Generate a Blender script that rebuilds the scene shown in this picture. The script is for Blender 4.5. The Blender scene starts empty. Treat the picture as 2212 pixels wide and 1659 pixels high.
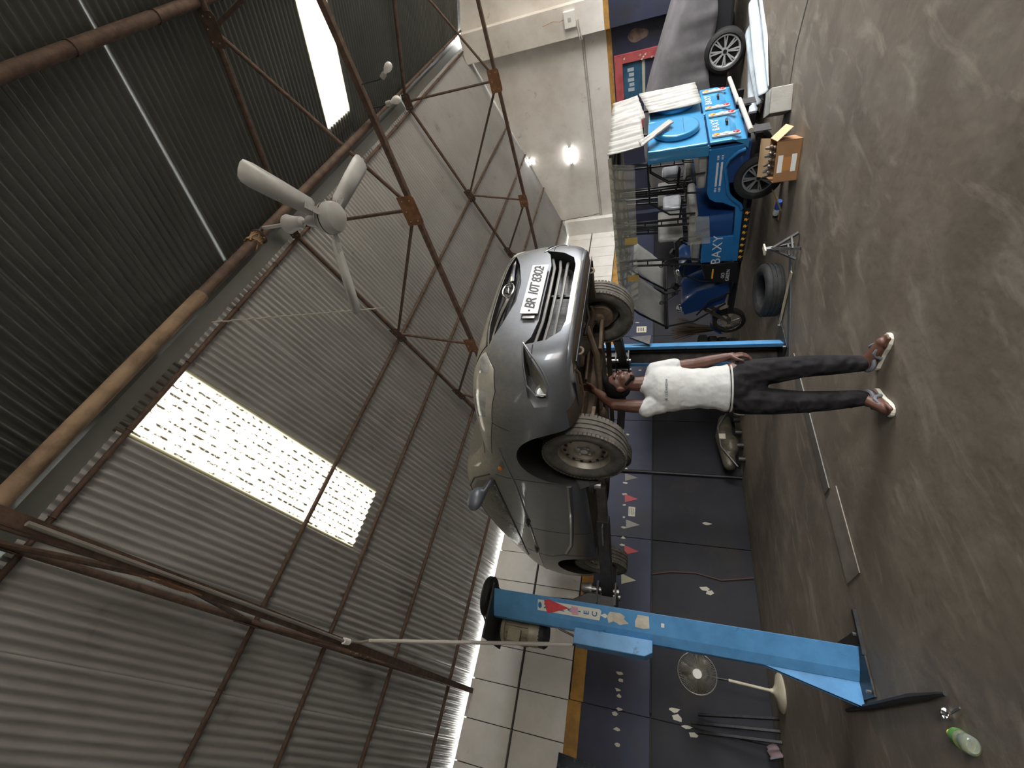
import bpy, bmesh, math, random
import numpy as np
from mathutils import Vector, Matrix
from mathutils.bvhtree import BVHTree
random.seed(7)
scene = bpy.context.scene
col = scene.collection
pi = math.pi

# ---------------------------------------------------------------- camera (phone held on its side: the picture's left is up)
PITCH, YAW, CAM_H = math.radians(18.58), math.radians(50.5), 1.35
Hd = Vector((math.cos(YAW), math.sin(YAW), 0)); Rt = Vector((math.sin(YAW), -math.cos(YAW), 0)); Zu = Vector((0, 0, 1))
Fw = Hd * math.cos(PITCH) + Zu * math.sin(PITCH)
Up = -Hd * math.sin(PITCH) + Zu * math.cos(PITCH)
cam_data = bpy.data.cameras.new('camera'); cam = bpy.data.objects.new('camera', cam_data); col.objects.link(cam)
m = Matrix.Identity(4)
for i in range(3):
    m[i][0] = -Up[i]; m[i][1] = Rt[i]; m[i][2] = -Fw[i]
m[2][3] = CAM_H
cam.matrix_world = m
cam_data.sensor_width = 36.0; cam_data.lens = 36.0 * 934.0 / 2212.0; cam_data.clip_start = 0.02
scene.camera = cam
scene.view_settings.view_transform = 'Standard'; scene.view_settings.look = 'None'
scene.view_settings.gamma = 1.0; scene.view_settings.use_curve_mapping = False
scene.view_settings.exposure = 1.15

# ---------------------------------------------------------------- hazy bright sky
world = bpy.data.worlds.new('hazy_sky'); scene.world = world; world.use_nodes = True
bg = world.node_tree.nodes['Background']
bg.inputs[0].default_value = (0.97, 0.98, 1.0, 1); bg.inputs[1].default_value = 14.0
def portal(loc, rot, sx, sy):
    l = bpy.data.lights.new('gate_portal', 'AREA'); l.shape = 'RECTANGLE'; l.size = sx; l.size_y = sy
    l.cycles.is_portal = True
    o = bpy.data.objects.new('gate_portal', l); col.objects.link(o); o.location = loc; o.rotation_euler = rot
GATES = [(-0.1, 1.6, 2.2), (5.8, 11.5, 3.2)]
for a, b, t in GATES:
    portal(((a + b) / 2, -3.42, t / 2), (pi / 2, 0, 0), b - a, t)

# ---------------------------------------------------------------- helpers
def setp(o, label=None, cat=None, group=None, kind=None):
    if label: o['label'] = label
    if cat: o['category'] = cat
    if group: o['group'] = group
    if kind: o['kind'] = kind
    return o
def empty(name, loc=(0, 0, 0), rz=0.0, parent=None):
    o = bpy.data.objects.new(name, None); col.objects.link(o)
    o.location = loc; o.rotation_euler = (0, 0, rz); o.empty_display_size = 0.1
    if parent: o.parent = parent
    return o
def link(name, me, mat=None, parent=None, smooth=True, angle=40):
    o = bpy.data.objects.new(name, me); col.objects.link(o)
    if mat is not None and not me.materials:
        me.materials.append(mat)
    if parent: o.parent = parent
    if smooth:
        me.shade_smooth()
        try: me.set_sharp_from_angle(angle=math.radians(angle))
        except Exception: pass
    return o
def V(*a): return Vector(a)
def frame(d):
    d = Vector(d).normalized(); a = Vector((0, 0, 1)) if abs(d.z) < 0.9 else Vector((1, 0, 0))
    x = d.cross(a).normalized(); return x, d.cross(x).normalized(), d

class MB:
    def __init__(s): s.v = []; s.f = []; s.mi = []; s.cur = 0
    def add(s, vs, fs):
        n = len(s.v); s.v += [tuple(p) for p in vs]; s.f += [tuple(i + n for i in f) for f in fs]; s.mi += [s.cur] * len(fs); return s
    def box(s, c, d, rot=None):
        x, y, z = d[0] / 2, d[1] / 2, d[2] / 2
        vs = [V(a, b, e) for a in (-x, x) for b in (-y, y) for e in (-z, z)]
        if rot is not None: vs = [rot @ p for p in vs]
        c = Vector(c)
        return s.add([p + c for p in vs], [(0, 1, 3, 2), (4, 6, 7, 5), (0, 4, 5, 1), (2, 3, 7, 6), (0, 2, 6, 4), (1, 5, 7, 3)])
    def bb(s, x0, x1, y0, y1, z0, z1):
        return s.box(((x0 + x1) / 2, (y0 + y1) / 2, (z0 + z1) / 2), (x1 - x0, y1 - y0, z1 - z0))
    def cyl(s, a, b, r0, r1=None, n=14, cap=True):
        r1 = r0 if r1 is None else r1; a = Vector(a); b = Vector(b); x, y, d = frame(b - a)
        vs = []
        for p, r in ((a, r0), (b, r1)):
            vs += [p + x * r * math.cos(2 * pi * i / n) + y * r * math.sin(2 * pi * i / n) for i in range(n)]
        fs = [(i, i + n, (i + 1) % n + n, (i + 1) % n) for i in range(n)]
        if cap: fs += [tuple(range(n)), tuple(reversed(range(n, 2 * n)))]
        return s.add(vs, fs)
    def bar(s, a, b, w, h, up=(0, 0, 1)):
        a = Vector(a); b = Vector(b); d = (b - a).normalized(); x = d.cross(Vector(up)).normalized(); y = x.cross(d)
        vs = [p + x * i * w / 2 + y * j * h / 2 for p in (a, b) for i, j in ((-1, -1), (1, -1), (1, 1), (-1, 1))]
        return s.add(vs, [(0, 1, 2, 3), (7, 6, 5, 4)] + [(i, i + 4, (i + 1) % 4 + 4, (i + 1) % 4) for i in range(4)])
    def tube(s, pts, r, n=8, closed=False, cap=True):
        pts = [Vector(p) for p in pts]; N = len(pts); rs = r if isinstance(r, (list, tuple)) else [r] * N
        t = [((pts[(i + 1) % N] if closed or i < N - 1 else pts[i]) - (pts[i - 1] if closed or i > 0 else pts[i])).normalized() for i in range(N)]
        x, y, _ = frame(t[0]); vs = []
        for i in range(N):
            x = (x - t[i] * x.dot(t[i])).normalized(); y = t[i].cross(x)
            vs += [pts[i] + x * rs[i] * math.cos(2 * pi * k / n) + y * rs[i] * math.sin(2 * pi * k / n) for k in range(n)]
        fs = []
        for i in range(N if closed else N - 1):
            j = (i + 1) % N
            fs += [(i * n + k, j * n + k, j * n + (k + 1) % n, i * n + (k + 1) % n) for k in range(n)]
        if cap and not closed: fs += [tuple(range(n - 1, -1, -1)), tuple(range((N - 1) * n, N * n))]
        return s.add(vs, fs)
    def lathe(s, prof, c, axis=(0, 0, 1), n=24, x=None):
        # prof: (radius, height along the axis)
        c = Vector(c); X, Y, D = frame(axis)
        vs = []; fs = []; m_ = len(prof)
        for r, h in prof:
            vs += [c + D * h + X * r * math.cos(2 * pi * k / n) + Y * r * math.sin(2 * pi * k / n) for k in range(n)]
        for i in range(m_ - 1):
            fs += [(i * n + k, (i + 1) * n + k, (i + 1) * n + (k + 1) % n, i * n + (k + 1) % n) for k in range(n)]
        return s.add(vs, fs)
    def prism(s, poly, o, ux, uy, ext):
        # poly: 2-D outline in the ux, uy plane, pushed out by ext
        o = Vector(o); ux = Vector(ux); uy = Vector(uy); ext = Vector(ext); n = len(poly)
        vs = [o + ux * a + uy * b for a, b in poly] + [o + ux * a + uy * b + ext for a, b in poly]
        return s.add(vs, [tuple(range(n)), tuple(range(2 * n - 1, n - 1, -1))] + [(i, (i + 1) % n, (i + 1) % n + n, i + n) for i in range(n)])
    def ell(s, c, r, n=16, m=10, rot=None):
        c = Vector(c); vs = []; fs = []
        for i in range(m + 1):
            th = pi * i / m
            for k in range(n):
                p = V(r[0] * math.sin(th) * math.cos(2 * pi * k / n), r[1] * math.sin(th) * math.sin(2 * pi * k / n), r[2] * math.cos(th))
                vs.append((rot @ p if rot is not None else p) + c)
        for i in range(m):
            fs += [(i * n + k, (i + 1) * n + k, (i + 1) * n + (k + 1) % n, i * n + (k + 1) % n) for k in range(n)]
        return s.add(vs, fs)
    def grid(s, fn, nu, nv, thick=None):
        vs = [Vector(fn(i / nu, j / nv)) for i in range(nu + 1) for j in range(nv + 1)]
        fs = [(i * (nv + 1) + j, (i + 1) * (nv + 1) + j, (i + 1) * (nv + 1) + j + 1, i * (nv + 1) + j + 1) for i in range(nu) for j in range(nv)]
        return s.add(vs, fs)
    def mesh(s, name='m', weld=True):
        me = bpy.data.meshes.new(name); me.from_pydata(s.v, [], s.f); me.update()
        if any(s.mi): me.polygons.foreach_set('material_index', s.mi)
        bm = bmesh.new(); bm.from_mesh(me)
        if weld: bmesh.ops.remove_doubles(bm, verts=bm.verts, dist=1e-5)
        bmesh.ops.recalc_face_normals(bm, faces=bm.faces); bm.to_mesh(me); bm.free(); return me
    def build(s, name, mat, parent=None, smooth=True, bevel=0.0, seg=2, solid=0.0, angle=40, sub=0):
        me = s.mesh(name)
        if isinstance(mat, (list, tuple)):
            for q in mat: me.materials.append(q)
            mat = None
        o = link(name, me, mat, parent, smooth, angle)
        if solid:
            md = o.modifiers.new('solid', 'SOLIDIFY'); md.thickness = solid; md.offset = 0
        if bevel:
            md = o.modifiers.new('bevel', 'BEVEL'); md.width = bevel; md.segments = seg; md.limit_method = 'ANGLE'; md.angle_limit = 0.6
            md.harden_normals = False
        if sub:
            md = o.modifiers.new('sub', 'SUBSURF'); md.levels = sub; md.render_levels = sub
        return o

def evaluated(o, name):
    dg = bpy.context.evaluated_depsgraph_get(); dg.update()
    me = bpy.data.meshes.new_from_object(o.evaluated_get(dg)); me.name = name; return me
def drop(o):
    bpy.data.objects.remove(o, do_unlink=True)
def blob(name, prims, voxel, mat, parent=None, smooth=3, factor=0.5):
    # one continuous skin grown over tapered limbs and ellipsoids
    bm = bmesh.new()
    for p in prims:
        if p[0] == 'c':
            b2 = bmesh.new()
            for c, r in ((p[1], p[2]), (p[3], p[4])):
                bmesh.ops.create_icosphere(b2, subdivisions=2, radius=r, matrix=Matrix.Translation(Vector(c)))
            bmesh.ops.delete(b2, geom=list(b2.faces) + list(b2.edges), context='EDGES_FACES')
            if len(b2.verts) < 8:
                for c, r in ((p[1], p[2]), (p[3], p[4])): bmesh.ops.create_icosphere(b2, subdivisions=2, radius=r, matrix=Matrix.Translation(Vector(c)))
            r_ = bmesh.ops.convex_hull(b2, input=list(b2.verts), use_existing_faces=False)
            used = set(v for f in b2.faces for v in f.verts)
            bmesh.ops.delete(b2, geom=[v for v in b2.verts if v not in used], context='VERTS')
            tm = bpy.data.meshes.new('h'); b2.to_mesh(tm); b2.free(); bm.from_mesh(tm); bpy.data.meshes.remove(tm)
        else:
            rot = p[3].to_4x4() if len(p) > 3 else Matrix.Identity(4)
            bmesh.ops.create_icosphere(bm, subdivisions=3, radius=1.0, matrix=Matrix.Translation(Vector(p[1])) @ rot @ Matrix.Diagonal((*p[2], 1)))
    me = bpy.data.meshes.new(name); bm.to_mesh(me); bm.free()
    t = bpy.data.objects.new('tmp', me); col.objects.link(t)
    md = t.modifiers.new('r', 'REMESH'); md.mode = 'VOXEL'; md.voxel_size = voxel; md.adaptivity = 0
    if smooth:
        md = t.modifiers.new('s', 'SMOOTH'); md.iterations = smooth; md.factor = factor
    out = evaluated(t, name); drop(t); out.materials.clear()
    return link(name, out, mat, parent, True, 180)
def text_mesh(body, size, depth=0.001, shear=0.0, space=1.0, bold=0.0):
    c = bpy.data.curves.new('t', 'FONT'); c.body = body; c.size = size; c.extrude = depth; c.shear = shear
    c.align_x = 'CENTER'; c.align_y = 'CENTER'; c.space_character = space; c.offset = bold; c.resolution_u = 3
    o = bpy.data.objects.new('t', c); col.objects.link(o); me = evaluated(o, 'lettering'); drop(o); me.materials.clear(); return me
def put_text(name, body, size, mat, parent, loc, ux, uy, depth=0.001, shear=0.0, space=1.0, bold=0.0):
    # ux: reading direction, uy: up of the letters
    me = text_mesh(body, size, depth, shear, space, bold)
    ux = Vector(ux).normalized(); uy = Vector(uy).normalized(); uz = ux.cross(uy)
    mm = Matrix.Identity(4)
    for i in range(3): mm[i][0] = ux[i]; mm[i][1] = uy[i]; mm[i][2] = uz[i]; mm[i][3] = loc[i]
    me.transform(mm); return link(name, me, mat, parent, False)
def copy_tree(o, parent=None):
    c = o.copy(); col.objects.link(c)
    if parent: c.parent = parent
    for ch in list(o.children): copy_tree(ch, c)
    return c

# ---------------------------------------------------------------- materials
MATS = {}
def mat(name, c, rough=0.6, metal=0.0, c2=None, scale=4.0, lo=0.4, hi=0.65, detail=6.0, bump=0.0, bscale=60.0, stretch=None, c3=None, scale3=1.0, lo3=0.5, hi3=0.7,
        coat=0.0, spec=0.5, trans=0.0, ior=1.45, emit=None, estr=0.0, dust=None, rough2=None, world=False, bdist=0.01, bdetail=5.0, c4=None, scale4=6.0, lo4=0.55, hi4=0.75, st4=None):
    if name in MATS: return MATS[name]
    M = bpy.data.materials.new(name); M.use_nodes = True; nt = M.node_tree; N = nt.nodes; L = nt.links
    b = N['Principled BSDF']
    b.inputs['Base Color'].default_value = (*c, 1); b.inputs['Roughness'].default_value = rough; b.inputs['Metallic'].default_value = metal
    b.inputs['Specular IOR Level'].default_value = spec; b.inputs['Coat Weight'].default_value = coat; b.inputs['Transmission Weight'].default_value = trans
    b.inputs['IOR'].default_value = ior
    if emit: b.inputs['Emission Color'].default_value = (*emit, 1); b.inputs['Emission Strength'].default_value = estr
    co = None
    def coord(st=None):
        nonlocal co
        if world:
            g = N.new('ShaderNodeNewGeometry'); out = g.outputs['Position']
        else:
            g = N.new('ShaderNodeTexCoord'); out = g.outputs['Object']
        if st:
            mp = N.new('ShaderNodeMapping'); mp.inputs['Scale'].default_value = st; L.new(out, mp.inputs['Vector']); out = mp.outputs[0]
        return out
    def ramp(sc, l, h, st=None, det=detail, dist=0.0):
        nz = N.new('ShaderNodeTexNoise'); nz.inputs['Scale'].default_value = sc; nz.inputs['Detail'].default_value = det; nz.inputs['Roughness'].default_value = 0.6
        nz.inputs['Distortion'].default_value = dist
        L.new(coord(st), nz.inputs['Vector']); r = N.new('ShaderNodeMapRange'); r.inputs['From Min'].default_value = l; r.inputs['From Max'].default_value = h
        L.new(nz.outputs['Fac'], r.inputs['Value']); return r.outputs[0]
    cur = None
    def mix(fac, a, bcol):
        mx = N.new('ShaderNodeMix'); mx.data_type = 'RGBA'; L.new(fac, mx.inputs[0])
        if a is None: mx.inputs[6].default_value = (*c, 1)
        else: L.new(a, mx.inputs[6])
        mx.inputs[7].default_value = (*bcol, 1); return mx.outputs[2]
    if c2:
        f = ramp(scale, lo, hi, stretch); cur = mix(f, cur, c2)
        if rough2 is not None:
            rr = N.new('ShaderNodeMapRange'); rr.inputs['To Min'].default_value = rough; rr.inputs['To Max'].default_value = rough2; L.new(f, rr.inputs['Value']); L.new(rr.outputs[0], b.inputs['Roughness'])
    if c3: cur = mix(ramp(scale3, lo3, hi3, None, 8.0, 0.4), cur, c3)
    if c4: cur = mix(ramp(scale4, lo4, hi4, st4, 12.0, 0.8), cur, c4)
    if dust:
        # settled dust: (colour, least, most), thicker on faces that look up
        g = N.new('ShaderNodeNewGeometry'); sx = N.new('ShaderNodeSeparateXYZ'); L.new(g.outputs['Normal'], sx.inputs[0])
        r = N.new('ShaderNodeMapRange'); r.inputs['From Min'].default_value = -0.1; r.inputs['From Max'].default_value = 0.9
        r.inputs['To Min'].default_value = dust[1]; r.inputs['To Max'].default_value = dust[2]; L.new(sx.outputs['Z'], r.inputs['Value'])
        nz = ramp(30.0, 0.2, 0.8); mu = N.new('ShaderNodeMath'); mu.operation = 'MULTIPLY_ADD'; L.new(r.outputs[0], mu.inputs[0]); L.new(nz, mu.inputs[1])
        m2 = N.new('ShaderNodeMath'); m2.operation = 'MULTIPLY'; m2.inputs[1].default_value = 0.5; L.new(r.outputs[0], m2.inputs[0]); L.new(m2.outputs[0], mu.inputs[2]); mu.use_clamp = True
        cur = mix(mu.outputs[0], cur, dust[0])
        rr = N.new('ShaderNodeMapRange'); rr.inputs['To Min'].default_value = rough; rr.inputs['To Max'].default_value = 0.85; L.new(mu.outputs[0], rr.inputs['Value']); L.new(rr.outputs[0], b.inputs['Roughness'])
        if metal:
            rm = N.new('ShaderNodeMapRange'); rm.inputs['To Min'].default_value = metal; rm.inputs['To Max'].default_value = 0.0; L.new(mu.outputs[0], rm.inputs['Value']); L.new(rm.outputs[0], b.inputs['Metallic'])
    if cur is not None: L.new(cur, b.inputs['Base Color'])
    if bump:
        nz = N.new('ShaderNodeTexNoise'); nz.inputs['Scale'].default_value = bscale; nz.inputs['Detail'].default_value = bdetail
        L.new(coord(stretch), nz.inputs['Vector']); bp = N.new('ShaderNodeBump'); bp.inputs['Strength'].default_value = bump; bp.inputs['Distance'].default_value = bdist
        L.new(nz.outputs['Fac'], bp.inputs['Height']); L.new(bp.outputs[0], b.inputs['Normal'])
    MATS[name] = M; return M

rust = mat('rusty_steel', (0.075, 0.048, 0.037), 0.75, 0.2, (0.13, 0.085, 0.06), 14, bump=0.25, world=True)
rust_light = mat('rust_orange_plate', (0.24, 0.115, 0.05), 0.8, 0.1, (0.13, 0.062, 0.032), 9, bump=0.2, world=True)
rust_dust = mat('dusty_rust_pipe', (0.27, 0.19, 0.12), 0.85, 0.0, (0.12, 0.08, 0.055), 6, bump=0.3, world=True)
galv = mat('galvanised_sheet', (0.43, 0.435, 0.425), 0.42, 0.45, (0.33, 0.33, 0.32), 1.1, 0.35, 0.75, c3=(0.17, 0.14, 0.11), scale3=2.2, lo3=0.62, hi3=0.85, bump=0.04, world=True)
galv_shade = mat('shade_toned_sheet', (0.135, 0.14, 0.13), 0.42, 0.6, (0.095, 0.10, 0.09), 1.1, 0.35, 0.75, c3=(0.09, 0.085, 0.06), scale3=2.0, lo3=0.6, hi3=0.85, bump=0.04, world=True)  # darker copy of galv: dimness of the bounce-lit slope put into the colour
concrete = mat('oily_concrete', (0.180, 0.146, 0.108), 0.66, 0, (0.105, 0.086, 0.066), 0.55, 0.36, 0.70, detail=14, c3=(0.245, 0.21, 0.16), scale3=2.6, lo3=0.45, hi3=0.85, bump=0.3, bscale=14, rough2=0.5, world=True, c4=(0.32, 0.275, 0.215), scale4=3.2, lo4=0.54, hi4=0.80, st4=(0.55, 1.7, 1))
plaster = mat('pale_plaster', (0.74, 0.72, 0.68), 0.9, 0, (0.58, 0.55, 0.50), 1.2, 0.42, 0.7, detail=10, c3=(0.30, 0.27, 0.24), scale3=3.2, lo3=0.64, hi3=0.8, bump=0.25, bscale=14, world=True)
slabmat = mat('white_concrete_slab', (0.80, 0.79, 0.755), 0.9, 0, (0.68, 0.66, 0.615), 2.0, 0.4, 0.7, c3=(0.33, 0.29, 0.25), scale3=4.0, lo3=0.66, hi3=0.8, bump=0.15, bscale=22, world=True)
navy = mat('navy_wall_paint', (0.022, 0.026, 0.052), 0.62, 0, (0.036, 0.041, 0.070), 1.1, 0.4, 0.7, c3=(0.028, 0.025, 0.024), scale3=1.6, lo3=0.5, hi3=0.7, bump=0.12, bscale=18, world=True)
grime = mat('oily_navy_dado', (0.013, 0.013, 0.017), 0.62, 0, (0.024, 0.024, 0.027), 0.9, 0.4, 0.7, c3=(0.030, 0.024, 0.018), spec=0.3, scale3=2.1, lo3=0.58, hi3=0.75, bump=0.15, bscale=12, world=True)
ochre = mat('ochre_stripe_paint', (0.48, 0.26, 0.055), 0.75, 0, (0.30, 0.16, 0.05), 5, bump=0.1, world=True)
white_p = mat('white_plastic', (0.75, 0.74, 0.70), 0.4)
black_m = mat('black_paint', (0.012, 0.012, 0.013), 0.45, 0.1, (0.03, 0.028, 0.026), 20, bump=0.05)
rubber = mat('tyre_rubber', (0.012, 0.012, 0.012), 0.75, 0, (0.024, 0.023, 0.021), 16, bump=0.1)
rubber_d = mat('dusty_tyre_rubber', (0.075, 0.070, 0.060), 0.85, 0, (0.13, 0.12, 0.098), 12, bump=0.15)
chrome = mat('chrome', (0.75, 0.75, 0.74), 0.14, 1.0)
alloy = mat('silver_alloy', (0.62, 0.62, 0.61), 0.35, 0.4)
blue_l = mat('lift_blue_paint', (0.095, 0.29, 0.54), 0.42, 0, (0.075, 0.23, 0.44), 6, c3=(0.03, 0.07, 0.12), scale3=9, lo3=0.66, hi3=0.74, bump=0.03)
cloth_w = mat('white_cotton', (0.53, 0.53, 0.505), 0.9, 0, (0.47, 0.465, 0.44), 6, bump=0.4, bscale=9, bdist=0.06, bdetail=2.0)
skin = mat('brown_skin', (0.115, 0.052, 0.034), 0.5, 0, (0.080, 0.036, 0.024), 9, bump=0.03, bscale=120)
hair_m = mat('black_hair', (0.006, 0.005, 0.005), 0.85, spec=0.15, bump=0.6, bscale=150)
paper = mat('old_paper', (0.62, 0.58, 0.47), 0.9, 0, (0.48, 0.43, 0.33), 12)

# ================================================================ THE BUILDING
XG, YW, YF, XB = 12.1, 7.3, -3.3, -5.5          # gable wall, long wall, gate wall, wall behind
RY, RZ, SL = 2.0, 5.76, 0.334
def roof_z(y): return RZ - SL * abs(y - RY)

# yard outside so that daylight bounces in
yard = MB().bb(-40, 45, -45, 50, -0.3, -0.02).build('ground', mat('dusty_yard', (0.36, 0.32, 0.26), 0.9, 0, (0.28, 0.24, 0.2), 0.5, world=True), smooth=False)
setp(yard, kind='structure')
fl = MB().bb(XB, XG + 0.2, YF - 0.1, YW + 0.2, -0.2, 0.0).build('floor', concrete, smooth=False); setp(fl, kind='structure')
joint_m = mat('dark_joint', (0.045, 0.038, 0.03), 0.9)
crk = MB()
pts = [(5.75, 0.6), (5.84, 1.37), (5.94, 1.76), (5.90, 2.0), (5.87, 2.25), (5.90, 3.3)]
for (a, b), (c, d) in zip(pts, pts[1:]):
    crk.bar((a, b, 0.0), (c, d, 0.0), 0.03, 0.006)
crk.build('floor_joint', joint_m, fl, False)

# long wall: backing, dark dado, navy band, ochre stripe, two rows of pale slabs
wl = MB().bb(XB, XG, YW + 0.03, YW + 0.2, 0, 3.90).build('wall_left', joint_m, smooth=False); setp(wl, kind='structure')
MB().bb(XB, XG, YW, YW + 0.2, 3.90, 3.912).build('wall_coping', slabmat, wl, False)
def wpart(name, x0, x1, z0, z1, mt, th=0.03, parent=None, bevel=0.004):
    return MB().bb(x0, x1, YW + 0.03 - th, YW + 0.03, z0, z1).build(name, mt, parent or wl, False, bevel)
JX = [XB] + [0.39 + 0.47 * k for k in range(-12, 25)] + [XG]
JX = [JX[0]] + [x for x in JX[1:-1] if XB + 0.2 < x < XG - 0.2] + [XG]
for a, b in zip(JX, JX[1:]):
    for z0, z1 in ((2.51, 3.215), (3.245, 3.942)):
        dz = random.uniform(-0.006, 0.006); th = 0.03 + random.uniform(-0.004, 0.004)
        wpart('wall_slab', a + 0.005, b - 0.005, z0, z1 + (dz if z1 > 3.5 else 0), slabmat, th)
SX = [XB, -3.37, -1.02, 0.40, 2.74, 5.09, 7.44, 9.79, XG]
for i, (a, b) in enumerate(zip(SX, SX[1:])):
    o_ = 0.0 if a >= 0.3 else 0.025
    wpart('painted_stripe', a + 0.003, b - 0.003, 2.31 + o_ * 0.8, 2.49 + o_, ochre, 0.031)
    wpart('navy_panel', a + 0.004, b - 0.004, 1.445, 2.31 + o_ * 0.8, navy, 0.03)
    wpart('dado_panel', a + 0.004, b - 0.004, 0.0, 1.425, grime, 0.03)
tr = MB().bb(0.45, XG, YW - 0.025, YW + 0.01, 1.423, 1.447).build('trim_1', grime, smooth=False, bevel=0.006); setp(tr, kind='structure')
# dark service pipe down the long wall
o = MB().tube([(3.95, YW - 0.03, 0.0), (3.95, YW - 0.03, 2.5)], 0.028).build('wall_drain_pipe', black_m); setp(o, 'black vertical pipe on the navy long wall behind the raised car', 'pipe')
o = MB().tube([(2.20, YW - 0.012, 1.43), (2.27, YW - .02, 1.15), (2.30, YW - .015, .8), (2.24, YW - .02, .45), (2.33, YW - .03, .02)], 0.009).build('hanging_cable', mat('brown_cable', (0.10, 0.05, 0.035), 0.6)); setp(o, 'thin brown cable hanging down the dark dado behind the near lift post', 'cable')
o = MB().tube([(XB + .1, YW - 0.02, 3.23), (0.2, YW - 0.02, 3.228), (0.6, YW - 0.03, 3.232), (3, YW - 0.02, 3.23), (XG - .1, YW - 0.02, 3.23)], 0.011).build('wall_cable', mat('grey_cable', (0.10, 0.09, 0.08), 0.7)); setp(o, 'dark cable along the joint between the two rows of pale wall slabs', 'cable')

# gable wall
def gable_poly(z0, z1=None):
    if z1: return [(YF, z0), (YW, z0), (YW, z1), (YF, z1)]
    return [(YF, z0), (YW, z0), (YW, 3.96), (RY, RZ - 0.03), (YF, 3.96)]
wg = MB().prism(gable_poly(0.0), (XG + 0.02, 0, 0), (0, 1, 0), (0, 0, 1), (0.2, 0, 0)).build('wall_right', plaster, smooth=False); setp(wg, kind='structure')
MB().prism(gable_poly(2.42), (XG, 0, 0), (0, 1, 0), (0, 0, 1), (0.02, 0, 0)).build('plaster_face', plaster, wg, False)
MB().prism(gable_poly(2.31, 2.42), (XG - 0.002, 0, 0), (0, 1, 0), (0, 0, 1), (0.022, 0, 0)).build('painted_stripe', ochre, wg, False)
MB().prism(gable_poly(0.0, 2.31), (XG, 0, 0), (0, 1, 0), (0, 0, 1), (0.02, 0, 0)).build('navy_face', navy, wg, False)
pil = empty('wall_pier', (XG, 2.15, 0)); setp(pil, kind='structure')
for z0, z1, mt, e in ((0, 2.31, navy, 0), (2.31, 2.42, ochre, 0.002), (2.42, 5.66, plaster, 0)):
    MB().bb(-0.25 - e, 0.01, -0.29 - e, 0.29 + e, z0, z1).build('pier_face', mt, pil, False, 0.006)
# corner pier seen at the end of the gable wall
pc = empty('wall_pier', (XG, 7.05, 0)); setp(pc, kind='structure')
for z0, z1, mt, e in ((0, 2.31, navy, 0), (2.31, 2.42, ochre, 0.002), (2.42, 4.0, slabmat, 0)):
    MB().bb(-0.16 - e, 0.01, -0.22 - e, 0.26, z0, z1).build('pier_face', mt, pc, False, 0.006)

# gate wall (daylight comes in through its two gates) and the wall behind
wf = MB(); xs = XB
for a, b, t in GATES:
    wf.bb(xs, a, YF - 0.2, YF, 0, 3.96); wf.bb(a, b, YF - 0.2, YF, t, 3.96); xs = b
wf.bb(xs, XG, YF - 0.2, YF, 0, 3.96)
o = wf.build('wall_front', plaster, smooth=False); setp(o, kind='structure')
o = MB().prism(gable_poly(0.0), (XB - 0.2, 0, 0), (0, 1, 0), (0, 0, 1), (0.2, 0, 0)).build('wall_back', plaster, smooth=False); setp(o, kind='structure')

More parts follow.
